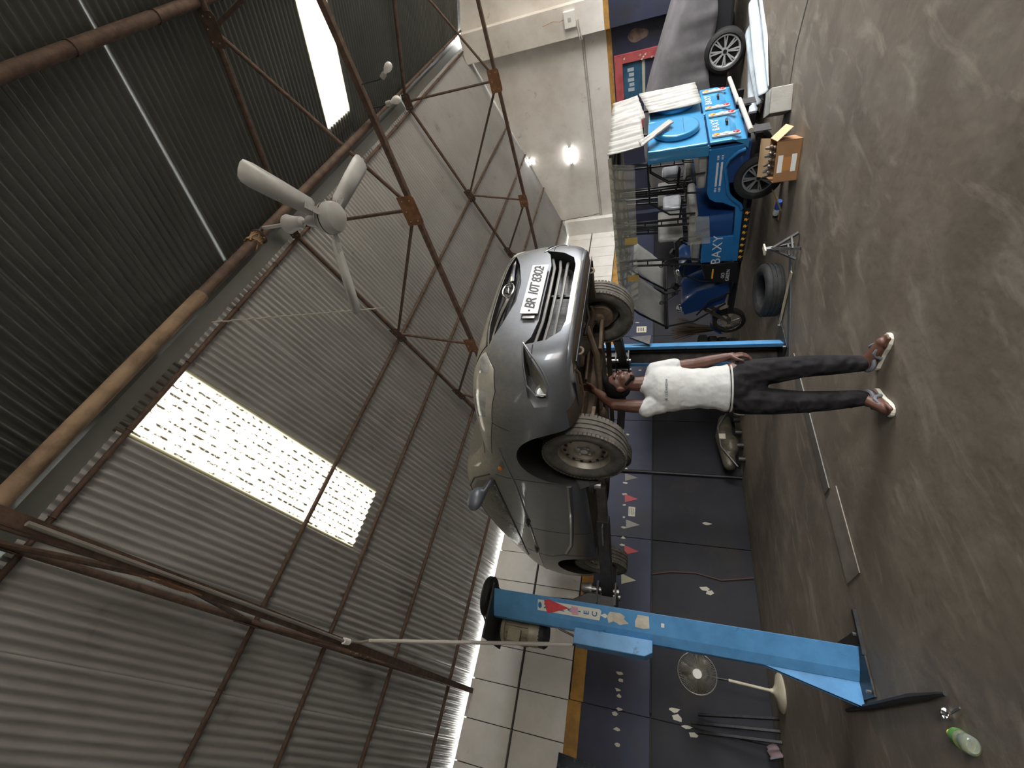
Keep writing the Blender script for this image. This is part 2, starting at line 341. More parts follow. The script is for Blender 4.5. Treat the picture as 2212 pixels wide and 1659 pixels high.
# roof sheets: corrugated, one object each
roof = empty('ceiling', (0, 0, 0)); setp(roof, kind='structure')
def sheet_mesh(width, length, pitch=0.076, amp=0.016, seg=8):
    n = int(round(width / pitch * seg)); mb = MB()
    def fn(u, v):
        x = u * width
        return (x, v * length, amp * math.cos(2 * pi * x / pitch))
    mb.grid(fn, n, 3)
    return mb.mesh('corrugated_sheet')
def clear_sheet():
    M = bpy.data.materials.new('translucent_sheet'); M.use_nodes = True; nt = M.node_tree; N = nt.nodes; L = nt.links
    N.remove(N['Principled BSDF'])
    t = N.new('ShaderNodeBsdfTranslucent'); g = N.new('ShaderNodeBsdfGlossy'); g.inputs['Roughness'].default_value = 0.3; d = N.new('ShaderNodeBsdfDiffuse')
    tc = N.new('ShaderNodeTexCoord'); mp = N.new('ShaderNodeMapping'); mp.inputs['Scale'].default_value = (14, 2.2, 1); L.new(tc.outputs['Object'], mp.inputs[0])
    nz = N.new('ShaderNodeTexNoise'); nz.inputs['Scale'].default_value = 2.2; nz.inputs['Detail'].default_value = 9; L.new(mp.outputs[0], nz.inputs['Vector'])
    cr = N.new('ShaderNodeMapRange'); cr.inputs['From Min'].default_value = 0.52; cr.inputs['From Max'].default_value = 0.8; L.new(nz.outputs['Fac'], cr.inputs['Value'])
    # grime lies in broken lines along the valleys; the lapped edges have yellowed
    sx = N.new('ShaderNodeSeparateXYZ'); L.new(tc.outputs['Object'], sx.inputs[0])
    def mth(op, a_, b_=None, c_=None):
        q = N.new('ShaderNodeMath'); q.operation = op
        for k, w in enumerate((a_, b_, c_)):
            if w is None: continue
            if isinstance(w, (int, float)): q.inputs[k].default_value = w
            else: L.new(w, q.inputs[k])
        return q.outputs[0]
    cs = mth('COSINE', mth('MULTIPLY', sx.outputs['X'], 2 * pi / 0.076))
    line = N.new('ShaderNodeMapRange'); line.inputs['From Min'].default_value = 0.45; line.inputs['From Max'].default_value = 0.80; L.new(cs, line.inputs['Value'])
    n2 = N.new('ShaderNodeTexNoise'); n2.inputs['Scale'].default_value = 22; n2.inputs['Detail'].default_value = 4; L.new(tc.outputs['Object'], n2.inputs['Vector'])
    brk = N.new('ShaderNodeMapRange'); brk.inputs['From Min'].default_value = 0.44; brk.inputs['From Max'].default_value = 0.56; L.new(n2.outputs['Fac'], brk.inputs['Value'])
    fac = mth('MULTIPLY', line.outputs[0], brk.outputs[0])
    e1 = N.new('ShaderNodeMapRange'); e1.inputs['From Min'].default_value = 0.33; e1.inputs['From Max'].default_value = 0.40; L.new(mth('ABSOLUTE', mth('SUBTRACT', sx.outputs['X'], 0.42)), e1.inputs['Value'])
    m0 = N.new('ShaderNodeMix'); m0.data_type = 'RGBA'; m0.inputs[6].default_value = (0.10, 0.094, 0.075, 1); m0.inputs[7].default_value = (0.040, 0.031, 0.006, 1); L.new(e1.outputs[0], m0.inputs[0])
    mx = N.new('ShaderNodeMix'); mx.data_type = 'RGBA'; mx.inputs[7].default_value = (0.004, 0.0035, 0.002, 1); L.new(m0.outputs[2], mx.inputs[6]); L.new(fac, mx.inputs[0])
    L.new(mx.outputs[2], t.inputs['Color']); d.inputs['Color'].default_value = (0.5, 0.48, 0.40, 1)
    a = N.new('ShaderNodeMixShader'); a.inputs[0].default_value = 0.12; L.new(t.outputs[0], a.inputs[1]); L.new(d.outputs[0], a.inputs[2])
    b = N.new('ShaderNodeMixShader'); b.inputs[0].default_value = 0.05; L.new(a.outputs[0], b.inputs[1]); L.new(g.outputs[0], b.inputs[2])
    L.new(b.outputs[0], N['Material Output'].inputs['Surface']); return M
clearm = clear_sheet()
ang = math.atan(SL)
def slope(side, bounds, y_from, y_to, clear_x, rows, wid):
    # side +1: the slope towards the long wall; sheets run down the slope
    Ls = (y_to - y_from) / math.cos(ang)
    me_cache = {}
    def get(w, l, clear):
        k = (round(w, 3), round(l, 3), clear)
        if k not in me_cache:
            me = sheet_mesh(w, l); me.materials.append(clearm if clear else (galv if side > 0 else galv_shade)); me.shade_smooth(); me_cache[k] = me
        return me_cache[k]
    for i, x in enumerate(bounds):
        splits = rows
        cl = [c for c in clear_x if abs(c[0] - x) < 0.2]
        if cl: splits = cl[0][1]
        for j, (s0, s1, clear) in enumerate(splits):
            me = get(wid + 0.05, s1 - s0 + 0.08, clear)
            o = bpy.data.objects.new('skylight_sheet' if clear else 'corrugated_sheet', me); col.objects.link(o); o.parent = roof
            lift = 0.014 * (i % 2) + 0.012 * (len(splits) - j) - 0.01
            if side > 0:
                y = y_from + s0 * math.cos(ang); o.location = (x + (0.004 if clear else 0), y, RZ - SL * (y - RY) + lift + 0.012); o.rotation_euler = (-ang, 0, random.uniform(-.002, .002))
            else:
                y = y_from - s0 * math.cos(ang)
                o.location = (x + wid + 0.05, y, RZ - SL * (RY - y) + lift + 0.012)
                o.rotation_euler = (-ang, 0, pi + (-.005 if abs(x - 3.168) < .001 and j == 0 else random.uniform(-.002, .002))); o.rotation_mode = 'XYZ'
            if clear: o['label'] = 'bright translucent roof sheet letting daylight in'
Llen = (YW + 0.05 - 2.13) / math.cos(ang)
PW = 0.79
B_l = [1.21 + PW * k for k in range(-9, 14)]
rows = [(0.0, 2.75, False), (2.67, Llen, False)]
slope(1, B_l, 2.13, YW + 0.05, [(1.21, [(-0.02, 2.76, True), (2.68, Llen, False)])], rows, PW)
B_r = [3.115 - PW * k for k in range(11, 0, -1)] + [3.168, 3.91, 4.70, 4.90, 5.69, 6.46] + [6.46 + PW * k for k in range(1, 8)]
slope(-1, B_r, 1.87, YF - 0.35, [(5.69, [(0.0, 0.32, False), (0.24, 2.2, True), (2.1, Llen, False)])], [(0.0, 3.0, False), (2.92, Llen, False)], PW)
# ridge cap, folded sheet in three lengths
for a, b in ((XB, 0.2), (0.16, 4.3), (4.26, 8.4), (8.36, XG)):
    mb = MB()
    mb.grid(lambda u, v: (a + (b - a) * u, 1.78 + 0.44 * v, RZ + 0.045 - SL * abs(1.78 + 0.44 * v - RY)), 1, 2)
    mb.build('ridge_cap', galv_shade, roof, False)

# ---------------------------------------------------------------- purlins and trusses
def purlin(y, r, mt, label, dz=0.0, x0=XB, x1=XG):
    z = roof_z(y) - 0.012 - r + dz
    mb = MB().cyl((x0, y, z), (x1, y, z), r, n=10)
    root = mb.build('roof_purlin', mt); setp(root, label, 'roof purlin', 'roof purlins')
    hk = MB()
    for k in range(int((x1 - max(x0, -1.5)) / 0.79)):
        x = max(x0, -1.5) + 0.4 + 0.79 * k
        hk.tube([(x + 0.006 * math.sin(k), y + (r + 0.004) * math.cos(t), z + (r + 0.004) * math.sin(t)) for t in [pi * 0.9 + i * pi * 1.2 / 8 for i in range(9)]], 0.005, 5)
    hk.build('hook_bolt', rust, root)
    return root
order = ['first', 'second', 'third', 'fourth', 'fifth']
for y, nm in zip((2.17, 3.95, 4.78, 5.77, 6.85), order):
    purlin(y, 0.024, rust, f'{nm} thin rusty pipe purlin from the ridge, on the slope above the raised car')
for y, nm, r in zip((1.83, -0.04, -1.2, -2.4), order, (0.024, 0.045, 0.03, 0.03)):
    purlin(y, r, rust, f'{nm} rusty pipe purlin from the ridge, on the darker roof slope with the narrow skylight')

def truss(x, label):
    root = empty('roof_truss', (x, RY, 3.9)); setp(root, label, 'roof truss', 'rusty roof trusses')
    T = lambda y: V(0, y - RY, roof_z(y) - 0.10 - 3.9); Bq = lambda y: V(0, y - RY, 0.0)
    nod_t = [RY, 3.85, 5.27]; nod_b = [RY, 4.12]
    for sgn in (1, -1):
        mir = lambda y: RY + sgn * (y - RY)
        for off in (-0.028, 0.028):
            pass
        mb = MB().cyl(T(RY), T(mir(7.25)), 0.028, n=10); mb.build('top_chord', rust, root)
        def web(a, b):
            MB().cyl(a, b, 0.020, n=8).build('web_bar', rust, root)
        web(Bq(RY), T(mir(3.85))); web(T(mir(3.85)), Bq(mir(4.12))); web(Bq(mir(4.12)), T(mir(5.27)))
        if sgn > 0: web(T(RY), Bq(RY))
        web(Bq(mir(5.6)), T(mir(5.27)))
        def plate(c, w, h, tilt, mt):
            poly = [(-w / 2, -h / 2 + 0.02), (-w / 2 + 0.03, -h / 2), (w / 2 - 0.03, -h / 2), (w / 2, -h / 2 + 0.02), (w / 2, h / 2), (-w / 2, h / 2)]
            ca, sa = math.cos(tilt), math.sin(tilt)
            p = MB().prism(poly, Vector(c) + V(-0.032, 0, 0), (0, ca, sa), (0, -sa, ca), (0.006, 0, 0)).build('gusset_plate', mt, root, False)
            bl = MB()
            for a, b in ((-.35, .25), (.35, .25), (-.35, -.2), (.35, -.2), (0, .25)):
                q = Vector(c) + V(-0.034, 0, 0) + V(0, ca, sa) * a * w + V(0, -sa, ca) * b * h
                bl.cyl(q, q + V(-0.006, 0, 0), 0.006, n=6)
            bl.build('bolt_heads', galv, p)
        if sgn > 0:
            plate(Bq(RY) + V(0, 0, 0.03), 0.34, 0.20, 0, rust_light)
            plate(T(RY) + V(0, 0, -0.05), 0.26, 0.15, 0, rust)
        plate(Bq(mir(4.12)) + V(0, 0, 0.03), 0.26, 0.17, 0, rust_light)
        plate(T(mir(3.85)) + V(0, 0, -0.02), 0.26, 0.15, -sgn * ang, rust)
        plate(T(mir(5.27)) + V(0, 0, -0.02), 0.26, 0.13, -sgn * ang, rust)
    mb = MB().bar((-0.028, -5.25, 0), (-0.028, 5.25, 0), 0.005, 0.05); mb.bar((0.0, -5.25, -0.024), (0.0, 5.25, -0.024), 0.05, 0.005)
    mb.bar((0.028, -5.25, 0), (0.028, 5.25, 0), 0.005, 0.05)
    mb.build('bottom_chord', rust, root, False)
    return root
truss(0.23, 'rusty roof truss nearest the camera, seen almost edge-on above the blue lift post')
truss(4.15, 'rusty roof truss over the raised car with orange gusset plates beside the ceiling fan')
truss(8.25, 'rusty roof truss farthest away in front of the pale gable wall')
truss(-3.8, 'rusty roof truss behind the camera position')

# pipe laid across the two nearest trusses; the fan hangs from it
o = MB().cyl((0.15, 1.115, 3.975), (4.32, 1.115, 3.975), 0.034, n=14).build('fan_support_pipe', rust)
setp(o, 'long rusty pipe resting on two trusses, the ceiling fan hangs from it', 'pipe')
MB().cyl((0.20, 1.115, 3.975), (1.62, 1.115, 3.975), 0.039, n=14).build('dusty_sleeve', rust_dust, o)

# ================================================================ THE RAISED CAR
CAR = empty('sedan_car', (2.295, 1.816, 1.576), -0.023); CAR.rotation_euler = (0.05, 0, -0.023)
setp(CAR, 'dusty grey sedan raised on the blue two-post lift, nose towards the camera', 'car')
paint = mat('dusty_grey_car_paint', (0.115, 0.130, 0.158), 0.32, 0.5, (0.135, 0.150, 0.176), 3, coat=0.5, dust=((0.40, 0.37, 0.29), 0.10, 1.0))
under = mat('brown_underbody', (0.10, 0.075, 0.052), 0.8, 0, (0.055, 0.042, 0.032), 7, bump=0.3, bscale=20)
under_l = mat('muddy_metal_part', (0.22, 0.17, 0.12), 0.7, 0.2, (0.12, 0.09, 0.065), 8, bump=0.2)
well_m = mat('dark_wheel_well', (0.02, 0.018, 0.016), 0.9)
glass_d = mat('tinted_car_glass', (0.02, 0.022, 0.022), 0.08, 0, dust=((0.30, 0.28, 0.22), 0.06, 0.6), coat=0.3)
trim_b = mat('black_car_trim', (0.02, 0.02, 0.021), 0.5)
def car_body():
    # stations along y; half profile: bottom centre, bottom edge, sill, mid, shoulder, upper edge, crown side, crown centre
    S = []
    def st(y, zb, wb, wsil, zsil, wm, zm, wsh, zsh, wu, zu, wc, zc, zt):
        S.append((y, [(0, zb), (wb, zb), (wsil, zsil), (wm, zm), (wsh, zsh), (wu, zu), (wc, zc), (0, zt)]))
    #   y     zb    wb   wsil  zsil  wm    zm    wsh   zsh   wu    zu    wc    zc    zt
    st(0.00, 0.27, 0.38, 0.46, 0.33, 0.48, 0.54, 0.42, 0.73, 0.36, 0.785, 0.2, 0.80, 0.805)
    st(0.05, 0.245, 0.50, 0.58, 0.32, 0.60, 0.54, 0.53, 0.765, 0.46, 0.835, 0.26, 0.855, 0.86)
    st(0.15, 0.235, 0.60, 0.70, 0.33, 0.73, 0.55, 0.66, 0.80, 0.56, 0.905, 0.32, 0.925, 0.93)
    st(0.30, 0.23, 0.66, 0.785, 0.33, 0.815, 0.56, 0.755, 0.84, 0.62, 0.960, 0.36, 0.980, 0.988)
    st(0.50, 0.22, 0.68, 0.815, 0.32, 0.845, 0.57, 0.80, 0.87, 0.66, 0.985, 0.38, 1.008, 1.018)
    st(0.86, 0.20, 0.70, 0.82, 0.30, 0.855, 0.60, 0.82, 0.91, 0.69, 1.010, 0.42, 1.040, 1.050)
    st(1.15, 0.18, 0.72, 0.825, 0.28, 0.85, 0.60, 0.825, 0.945, 0.70, 1.075, 0.48, 1.130, 1.150)
    st(1.35, 0.17, 0.73, 0.83, 0.27, 0.848, 0.60, 0.825, 0.965, 0.68, 1.20, 0.49, 1.265, 1.29)
    st(1.65, 0.17, 0.74, 0.835, 0.26, 0.845, 0.60, 0.825, 0.985, 0.65, 1.385, 0.48, 1.450, 1.475)
    st(2.00, 0.17, 0.74, 0.84, 0.26, 0.845, 0.60, 0.825, 1.00, 0.625, 1.490, 0.44, 1.550, 1.570)
    st(2.40, 0.17, 0.74, 0.84, 0.26, 0.845, 0.61, 0.825, 1.015, 0.615, 1.520, 0.42, 1.575, 1.592)
    st(2.85, 0.17, 0.74, 0.84, 0.27, 0.845, 0.62, 0.82, 1.03, 0.605, 1.505, 0.42, 1.560, 1.578)
    st(3.20, 0.18, 0.73, 0.83, 0.29, 0.845, 0.64, 0.815, 1.05, 0.61, 1.435, 0.42, 1.49, 1.505)
    st(3.55, 0.19, 0.72, 0.82, 0.31, 0.84, 0.66, 0.80, 1.06, 0.63, 1.30, 0.44, 1.335, 1.35)
    st(3.85, 0.22, 0.70, 0.80, 0.33, 0.825, 0.68, 0.775, 1.06, 0.65, 1.165, 0.44, 1.185, 1.19)
    st(4.15, 0.26, 0.64, 0.74, 0.36, 0.775, 0.68, 0.72, 1.02, 0.62, 1.08, 0.42, 1.095, 1.10)
    st(4.33, 0.32, 0.52, 0.60, 0.42, 0.64, 0.68, 0.60, 0.95, 0.52, 1.03, 0.36, 1.045, 1.05)
    st(4.37, 0.36, 0.44, 0.50, 0.45, 0.53, 0.68, 0.50, 0.90, 0.44, 0.98, 0.3, 0.995, 1.0)
    mb = MB(); ring = 14; vs = []
    for y, p in S:
        right = [(x, z) for x, z in p]; left = [(-x, z) for x, z in p[1:-1]][::-1]
        vs += [(x, y, z) for x, z in right + left]
    fs = []
    for i in range(len(S) - 1):
        for k in range(ring):
            a = i * ring + k; b = i * ring + (k + 1) % ring
            fs.append((a, b, b + ring, a + ring))
    for base in (0, (len(S) - 1) * ring):
        R_ = lambda k: base + k; Lf = lambda k: base + (ring - k)
        fs.append((R_(0), R_(1), Lf(1)))
        for k in range(1, 6): fs.append((R_(k), R_(k + 1), Lf(k + 1), Lf(k)))
        fs.append((R_(6), R_(7), Lf(6)))
    mb.add(vs, fs); me = mb.mesh('car')
    t = bpy.data.objects.new('t', me); col.objects.link(t)
    md = t.modifiers.new('s', 'SUBSURF'); md.levels = 3; md.render_levels = 3
    out = evaluated(t, 'car_sub'); drop(t); return out
base = car_body()
bm_ = bmesh.new(); bm_.from_mesh(base); car_bvh = BVHTree.FromBMesh(bm_); bm_.free()
CUTS = []
def cutter(mb, mt):
    me = mb.mesh('cut'); me.materials.append(mt); o = bpy.data.objects.new('cut', me); col.objects.link(o); CUTS.append(o)
for sx in (-1, 1):
    for y, z in ((0.86, 0.345), (3.43, 0.36)):
        cutter(MB().cyl((sx * 0.52, y, z), (sx * 1.0, y, z), 0.352, n=48), well_m)
grille_out = [(-0.46, 0.795), (-0.30, 0.820), (0, 0.828), (0.30, 0.820), (0.46, 0.795), (0.32, 0.735), (0.10, 0.680), (-0.10, 0.680), (-0.32, 0.735)]
intake_out = [(-.48, .562), (-.42, .520), (-.28, .492), (.28, .492), (.42, .520), (.48, .562), (.44, .42), (.37, .34), (.28, .318), (-.28, .318), (-.37, .34), (-.44, .42)]
cutter(MB().prism(grille_out, (0, -0.1, 0), (1, 0, 0), (0, 0, 1), (0, 0.20, 0)), trim_b)
cutter(MB().prism(intake_out, (0, -0.1, 0), (1, 0, 0), (0, 0, 1), (0, 0.28, 0)), trim_b)
for sx in (-1, 1):
    fog = [(sx * a, b) for a, b in ((0.46, 0.565), (0.60, 0.545), (0.70, 0.52), (0.735, 0.47), (0.725, 0.405), (0.69, 0.39), (0.63, 0.43), (0.54, 0.51))]
    if sx < 0: fog = fog[::-1]
    cutter(MB().prism(fog, (0, -0.1, 0), (1, 0, 0), (0, 0, 1), (sx * .05, 0.37, 0)), paint)
cutter(MB().bb(-0.52, 0.52, 0.17, 1.12, -0.2, 0.60), under)      # open engine bay seen from below
cutter(MB().bb(-0.22, 0.22, 1.10, 4.0, -0.2, 0.27), under)       # tunnel
t = bpy.data.objects.new('t', base); col.objects.link(t); base.materials.append(paint)
for c in CUTS:
    md = t.modifiers.new('b', 'BOOLEAN'); md.operation = 'DIFFERENCE'; md.object = c; md.solver = 'EXACT'
    try: md.material_mode = 'TRANSFER'
    except Exception: pass
bodyme = evaluated(t, 'car_body'); drop(t)
for c in CUTS: drop(c)
# the floor pan under the sills is muddy, not painted
if under.name not in [q.name for q in bodyme.materials if q]: bodyme.materials.append(under)
ui = [q.name if q else '' for q in bodyme.materials].index(under.name)
for p in bodyme.polygons:
    c = p.center
    if p.normal.z < -0.75 and c.z < 0.30 and (c.y > 0.35 or abs(c.x) < 0.55) and p.material_index == 0: p.material_index = ui
body = link('body_shell', bodyme, None, CAR, True, 35)

def hit(o, d):
    r = car_bvh.ray_cast(Vector(o), Vector(d).normalized(), 6.0)
    return (r[0], r[1]) if r[0] is not None else (None, None)
def patch(name, A, B, mt, direction, off=0.004, nu=16, nv=6, edge=True, org=None, parent=CAR, sub=None, lift=None):
    # A, B: two border polylines in the plane across the direction; projected on to the bodywork
    d = Vector(direction).normalized()
    def samp(P, u):
        L_ = [0]
        for p, q in zip(P, P[1:]): L_.append(L_[-1] + (Vector(q) - Vector(p)).length)
        s = u * L_[-1]
        for i in range(len(P) - 1):
            if s <= L_[i + 1] + 1e-9:
                k = (s - L_[i]) / max(1e-9, L_[i + 1] - L_[i]); return Vector(P[i]).lerp(Vector(P[i + 1]), k)
        return Vector(P[-1])
    pts = []; last = None
    for i in range(nu + 1):
        for j in range(nv + 1):
            q = samp(A, i / nu).lerp(samp(B, i / nu), j / nv); h, n = hit(q - d * 2, d)
            if h is None: h, n, _, _ = car_bvh.find_nearest(q)
            if n.dot(d) > 0: n = -n
            o_ = off + (lift(i / nu, j / nv) if lift else 0)
            pts.append(h + n * o_)
            if i in (0, nu) or j in (0, nv): pts[-1] = h + n * (off if not edge else 0.0005)
    mb = MB(); mb.add(pts, [(i * (nv + 1) + j, (i + 1) * (nv + 1) + j, (i + 1) * (nv + 1) + j + 1, i * (nv + 1) + j + 1) for i in range(nu) for j in range(nv)])
    return mb.build(name, mt, parent, True, angle=60)
def seam(name, P, direction, mt=trim_b, r=0.0028, n=24, parent=CAR, off=0.0):
    d = Vector(direction).normalized(); pts = []
    P = [Vector(p) for p in P]
    for a, b in zip(P, P[1:]):
        for i in range(n):
            q = a.lerp(b, i / n); h, nn = hit(q - d * 2, d)
            if h is not None: pts.append(h + (nn if nn.dot(d) < 0 else -nn) * off)
    if len(pts) > 2: return MB().tube(pts, r, 6).build(name, mt, parent)
FR = (0, 1, 0)
lens_m = mat('dusty_headlight_lens', (0.50, 0.50, 0.44), 0.16, 0, (0.34, 0.34, 0.31), 6, coat=0.6, dust=((0.55, 0.52, 0.42), 0.1, 0.6))
refl_m = mat('headlight_reflector', (0.72, 0.73, 0.72), 0.15, 0.35, (0.45, 0.46, 0.46), 14)
orange = mat('orange_lens', (0.75, 0.22, 0.02), 0.25)
for sx, nm in ((-1, 'right'), (1, 'left')):
    D = (-0.50 * sx, 0.80, -0.33)
    Pt = lambda x, z, y=0.3: V(sx * x, y, z)
    up_ = [V(sx * .47, .12, .808), V(sx * .52, .20, .905), V(sx * .60, .32, .968), V(sx * .70, .52, .975), V(sx * .775, .86, .970)]
    lo_ = [V(sx * .47, .12, .785), V(sx * .58, .15, .725), V(sx * .69, .24, .725), V(sx * .785, .45, .800), V(sx * .815, .86, .930)]
    hl = patch('headlight', up_, lo_, lens_m, D, 0.010, 24, 10)
    patch('turn_reflector', [V(sx * .485, .12, .820), V(sx * .515, .17, .850), V(sx * .57, .23, .860)], [V(sx * .49, .12, .785), V(sx * .55, .13, .745), V(sx * .62, .17, .740)], refl_m, D, 0.013, 8, 4, parent=hl)
    patch('beam_reflector', [V(sx * .60, .30, .925), V(sx * .66, .40, .935), V(sx * .72, .52, .930)], [V(sx * .66, .21, .755), V(sx * .71, .28, .765), V(sx * .77, .44, .820)], refl_m, D, 0.013, 8, 5, parent=hl)
    seam('headlight_seam', up_, D); seam('headlight_seam', lo_, D)
    # bumper to fender joint, hood gap, fender marker
    seam('panel_seam', [V(sx * .80, .45, .835), V(sx * .83, .47, .78), V(sx * .845, .50, .68)], (-sx, 0, 0))
    seam('hood_seam', [V(sx * .46, .05, .83), V(sx * .56, .25, .95), V(sx * .665, .55, .95), V(sx * .70, .85, 1.0), V(sx * .70, 1.05, 1.05)], (0, 0, -1), r=0.004)
    mk = MB().ell((sx * 0.842, 1.02, 0.865), (0.012, 0.035, 0.016)).build('side_marker', orange, CAR)
    # doors: seams, handles, windows
    SD = (-sx, 0, 0)
    seam('door_seam', [V(sx, 1.22, 0.96), V(sx, 1.19, 0.70), V(sx, 1.22, 0.24)], SD)
    seam('door_seam', [V(sx, 2.27, 1.0), V(sx, 2.29, 0.60), V(sx, 2.27, 0.24)], SD)
    seam('door_seam', [V(sx, 3.10, 1.03), V(sx, 3.12, 0.75), V(sx, 2.98, 0.60), V(sx, 2.95, 0.26)], SD)
    seam('door_seam', [V(sx, 1.22, 0.235), V(sx, 2.27, 0.235), V(sx, 2.95, 0.255)], SD)
    def crease(name, P, r): return seam(name, P, SD, paint, r, 24, CAR, -0.006)
    crease('waist_crease', [V(sx, 0.75, 0.82), V(sx, 1.3, 0.80), V(sx, 2.3, 0.845), V(sx, 3.6, 0.93), V(sx, 4.1, 0.95)], 0.013)
    crease('door_crease', [V(sx, 1.25, 0.36), V(sx, 1.9, 0.40), V(sx, 2.6, 0.47), V(sx, 2.92, 0.56)], 0.022)
    for yy, zz in ((2.10, 0.845), (2.95, 0.895)):
        h, n = hit((sx * 2, yy, zz), SD)
        hd = MB().tube([h + V(0, -.09, 0), h + V(sx * .022, -.07, .002), h + V(sx * .028, 0, .004), h + V(sx * .022, .07, .006), h + V(0, .09, .008)], 0.012).build('door_handle', paint, CAR)
        MB().ell(h + V(sx * .001, -.01, -.004), (0.009, 0.062, 0.030)).build('handle_recess', trim_b, hd)
    w1 = patch('door_window', [V(sx, 1.40, 1.05), V(sx, 1.60, 1.25), V(sx, 1.92, 1.41), V(sx, 2.22, 1.455)], [V(sx, 1.40, 1.03), V(sx, 1.65, 1.03), V(sx, 1.95, 1.038), V(sx, 2.22, 1.046)], glass_d, SD, 0.004, 14, 6)
    w2 = patch('door_window', [V(sx, 2.30, 1.46), V(sx, 2.65, 1.46), V(sx, 3.05, 1.41), V(sx, 3.38, 1.27)], [V(sx, 2.30, 1.05), V(sx, 2.65, 1.06), V(sx, 3.05, 1.075), V(sx, 3.40, 1.09)], glass_d, SD, 0.004, 14, 6)
    seam('window_trim', [V(sx, 1.36, 1.01), V(sx, 1.95, 1.02), V(sx, 2.6, 1.04), V(sx, 3.42, 1.075)], SD, trim_b, 0.009)
    seam('roof_rail', [V(sx, 1.30, 1.04), V(sx, 1.62, 1.295), V(sx, 1.95, 1.45), V(sx, 2.4, 1.49), V(sx, 2.9, 1.47), V(sx, 3.4, 1.29)], SD, trim_b, 0.008)
    # mirror
    mr = blob('door_mirror', [('e', V(sx * .975, 1.35, 1.125), (0.10, 0.05, 0.068)), ('e', V(sx * .93, 1.37, 1.12), (0.075, 0.05, 0.065)), ('c', V(sx * .80, 1.34, 1.03), .025, V(sx * .90, 1.36, 1.075), .030)], 0.012, mat('grey_mirror_shell', (0.11, 0.125, 0.145), 0.4, 0.3), CAR)
# front details
hoodgap = seam('hood_gap', [V(-.46, 0, .81), V(-.30, 0, .834), V(0, 0, .842), V(.30, 0, .834), V(.46, 0, .81)], FR, trim_b, 0.006)
gr = MB()
gr.prism([(a * .99, b) for a, b in grille_out], (0, 0.085, 0), (1, 0, 0), (0, 0, 1), (0, 0.008, 0))
grille = gr.build('grille', trim_b, CAR, False)
for s in (-1, 1):
    MB().tube([(s * .09, -.004, .74), (s * .2, 0.006, .760), (s * .33, .03, .780), (s * .43, .055, .790)], [0.018, .02, .016, .006], 8).build('chrome_wing', chrome, grille)
mesh_ = MB()
for k in range(5):
    z = 0.70 + 0.022 * k; w = 0.12 + 0.06 * k
    mesh_.bar((-w, 0.04, z), (w, 0.04, z), 0.006, 0.005)
mesh_.build('grille_mesh', mat('grille_black', (0.03, 0.03, 0.032), 0.4), grille, False)
em = MB(); em.tube([(0.072 * math.cos(t), -0.012, 0.752 + 0.038 * math.sin(t)) for t in [2 * pi * i / 28 for i in range(28)]], 0.0065, 8, True)
for s in (-1, 1): em.tube([(s * .030 - .012, -0.012, .722), (s * .030 - .004, -0.013, .752), (s * .030 + .010, -0.012, .784)], 0.0055, 6)
em.tube([(-.034, -.012, .744), (-.01, -.012, .752), (.012, -.012, .753), (.038, -.012, .761)], 0.0055, 6)
em.build('emblem', chrome, CAR)
sl = []
for k in range(3):
    z = 0.465 - 0.045 * k; w = 0.455 - 0.028 * k
    mb = MB().tube([(-w, 0.085, z + .05 - .015 * k), (-w * .6, 0.03, z + .006), (0, 0.018, z), (w * .6, 0.03, z + .006), (w, 0.085, z + .05 - .015 * k)], 0.011, 8)
    mb.build('intake_slat', mat('silver_slat', (0.35, 0.35, 0.345), 0.35, 0.4), CAR)
MB().bar((0, .06, .33), (0, .06, .47), .02, .02, (0, 1, 0)).build('intake_post', trim_b, CAR)
MB().bb(-.42, .42, .15, .155, .33, .47).build('radiator', mat('radiator_fins', (0.10, 0.10, 0.10), 0.5, 0.5, (0.04, .04, .04), 60, stretch=(1, 1, .1)), CAR, False)
seam('bumper_seam', [V(-.66, 0, .50), V(-.47, 0, .50)], FR); seam('bumper_seam', [V(.47, 0, .50), V(.66, 0, .50)], FR)
for s in (-1, 1):
    fg = MB().lathe([(0.0, -.002), (.034, 0), (.038, .012), (.04, .03)], (s * .665, .235 + .02, .445), (s * .35, -1, 0), 20).build('fog_lamp', refl_m, CAR)
    seam('fog_rim', [V(s * .46, 0, .568), V(s * .60, 0, .548), V(s * .70, 0, .523), V(s * .737, 0, .47), V(s * .727, 0, .403), V(s * .69, 0, .387), V(s * .63, 0, .428), V(s * .54, 0, .508), V(s * .46, 0, .568)], FR, mat('paint_edge', (0.2, 0.21, 0.22), 0.35, 0.5), 0.006)
plate = MB().bb(-.25, .25, -.028, -.020, .50, .62).build('number_plate', mat('plate_white', (0.78, 0.79, 0.80), 0.35), CAR, False, 0.006)
ink = mat('black_ink', (0.015, 0.015, 0.018), 0.5)
for ch, xx in zip('BR10T8302', (-.185, -.135, -.065, -.030, .012, .075, .116, .158, .199)):
    put_text('plate_character', ch, 0.098, ink, plate, (xx, -.0285, .560), (1, 0, 0), (0, 0, 1), 0.001, 0.30, 1.0, 0.0016)
mb = MB()
for a in (-.225, .225): mb.cyl((a, -.032, .56), (a, -.028, .56), .007, n=10)
mb.build('plate_screws', ink, plate)
MB().bb(-.28, -.252, -.014, -.008, .52, .60).build('plate_bracket', chrome, plate, False)
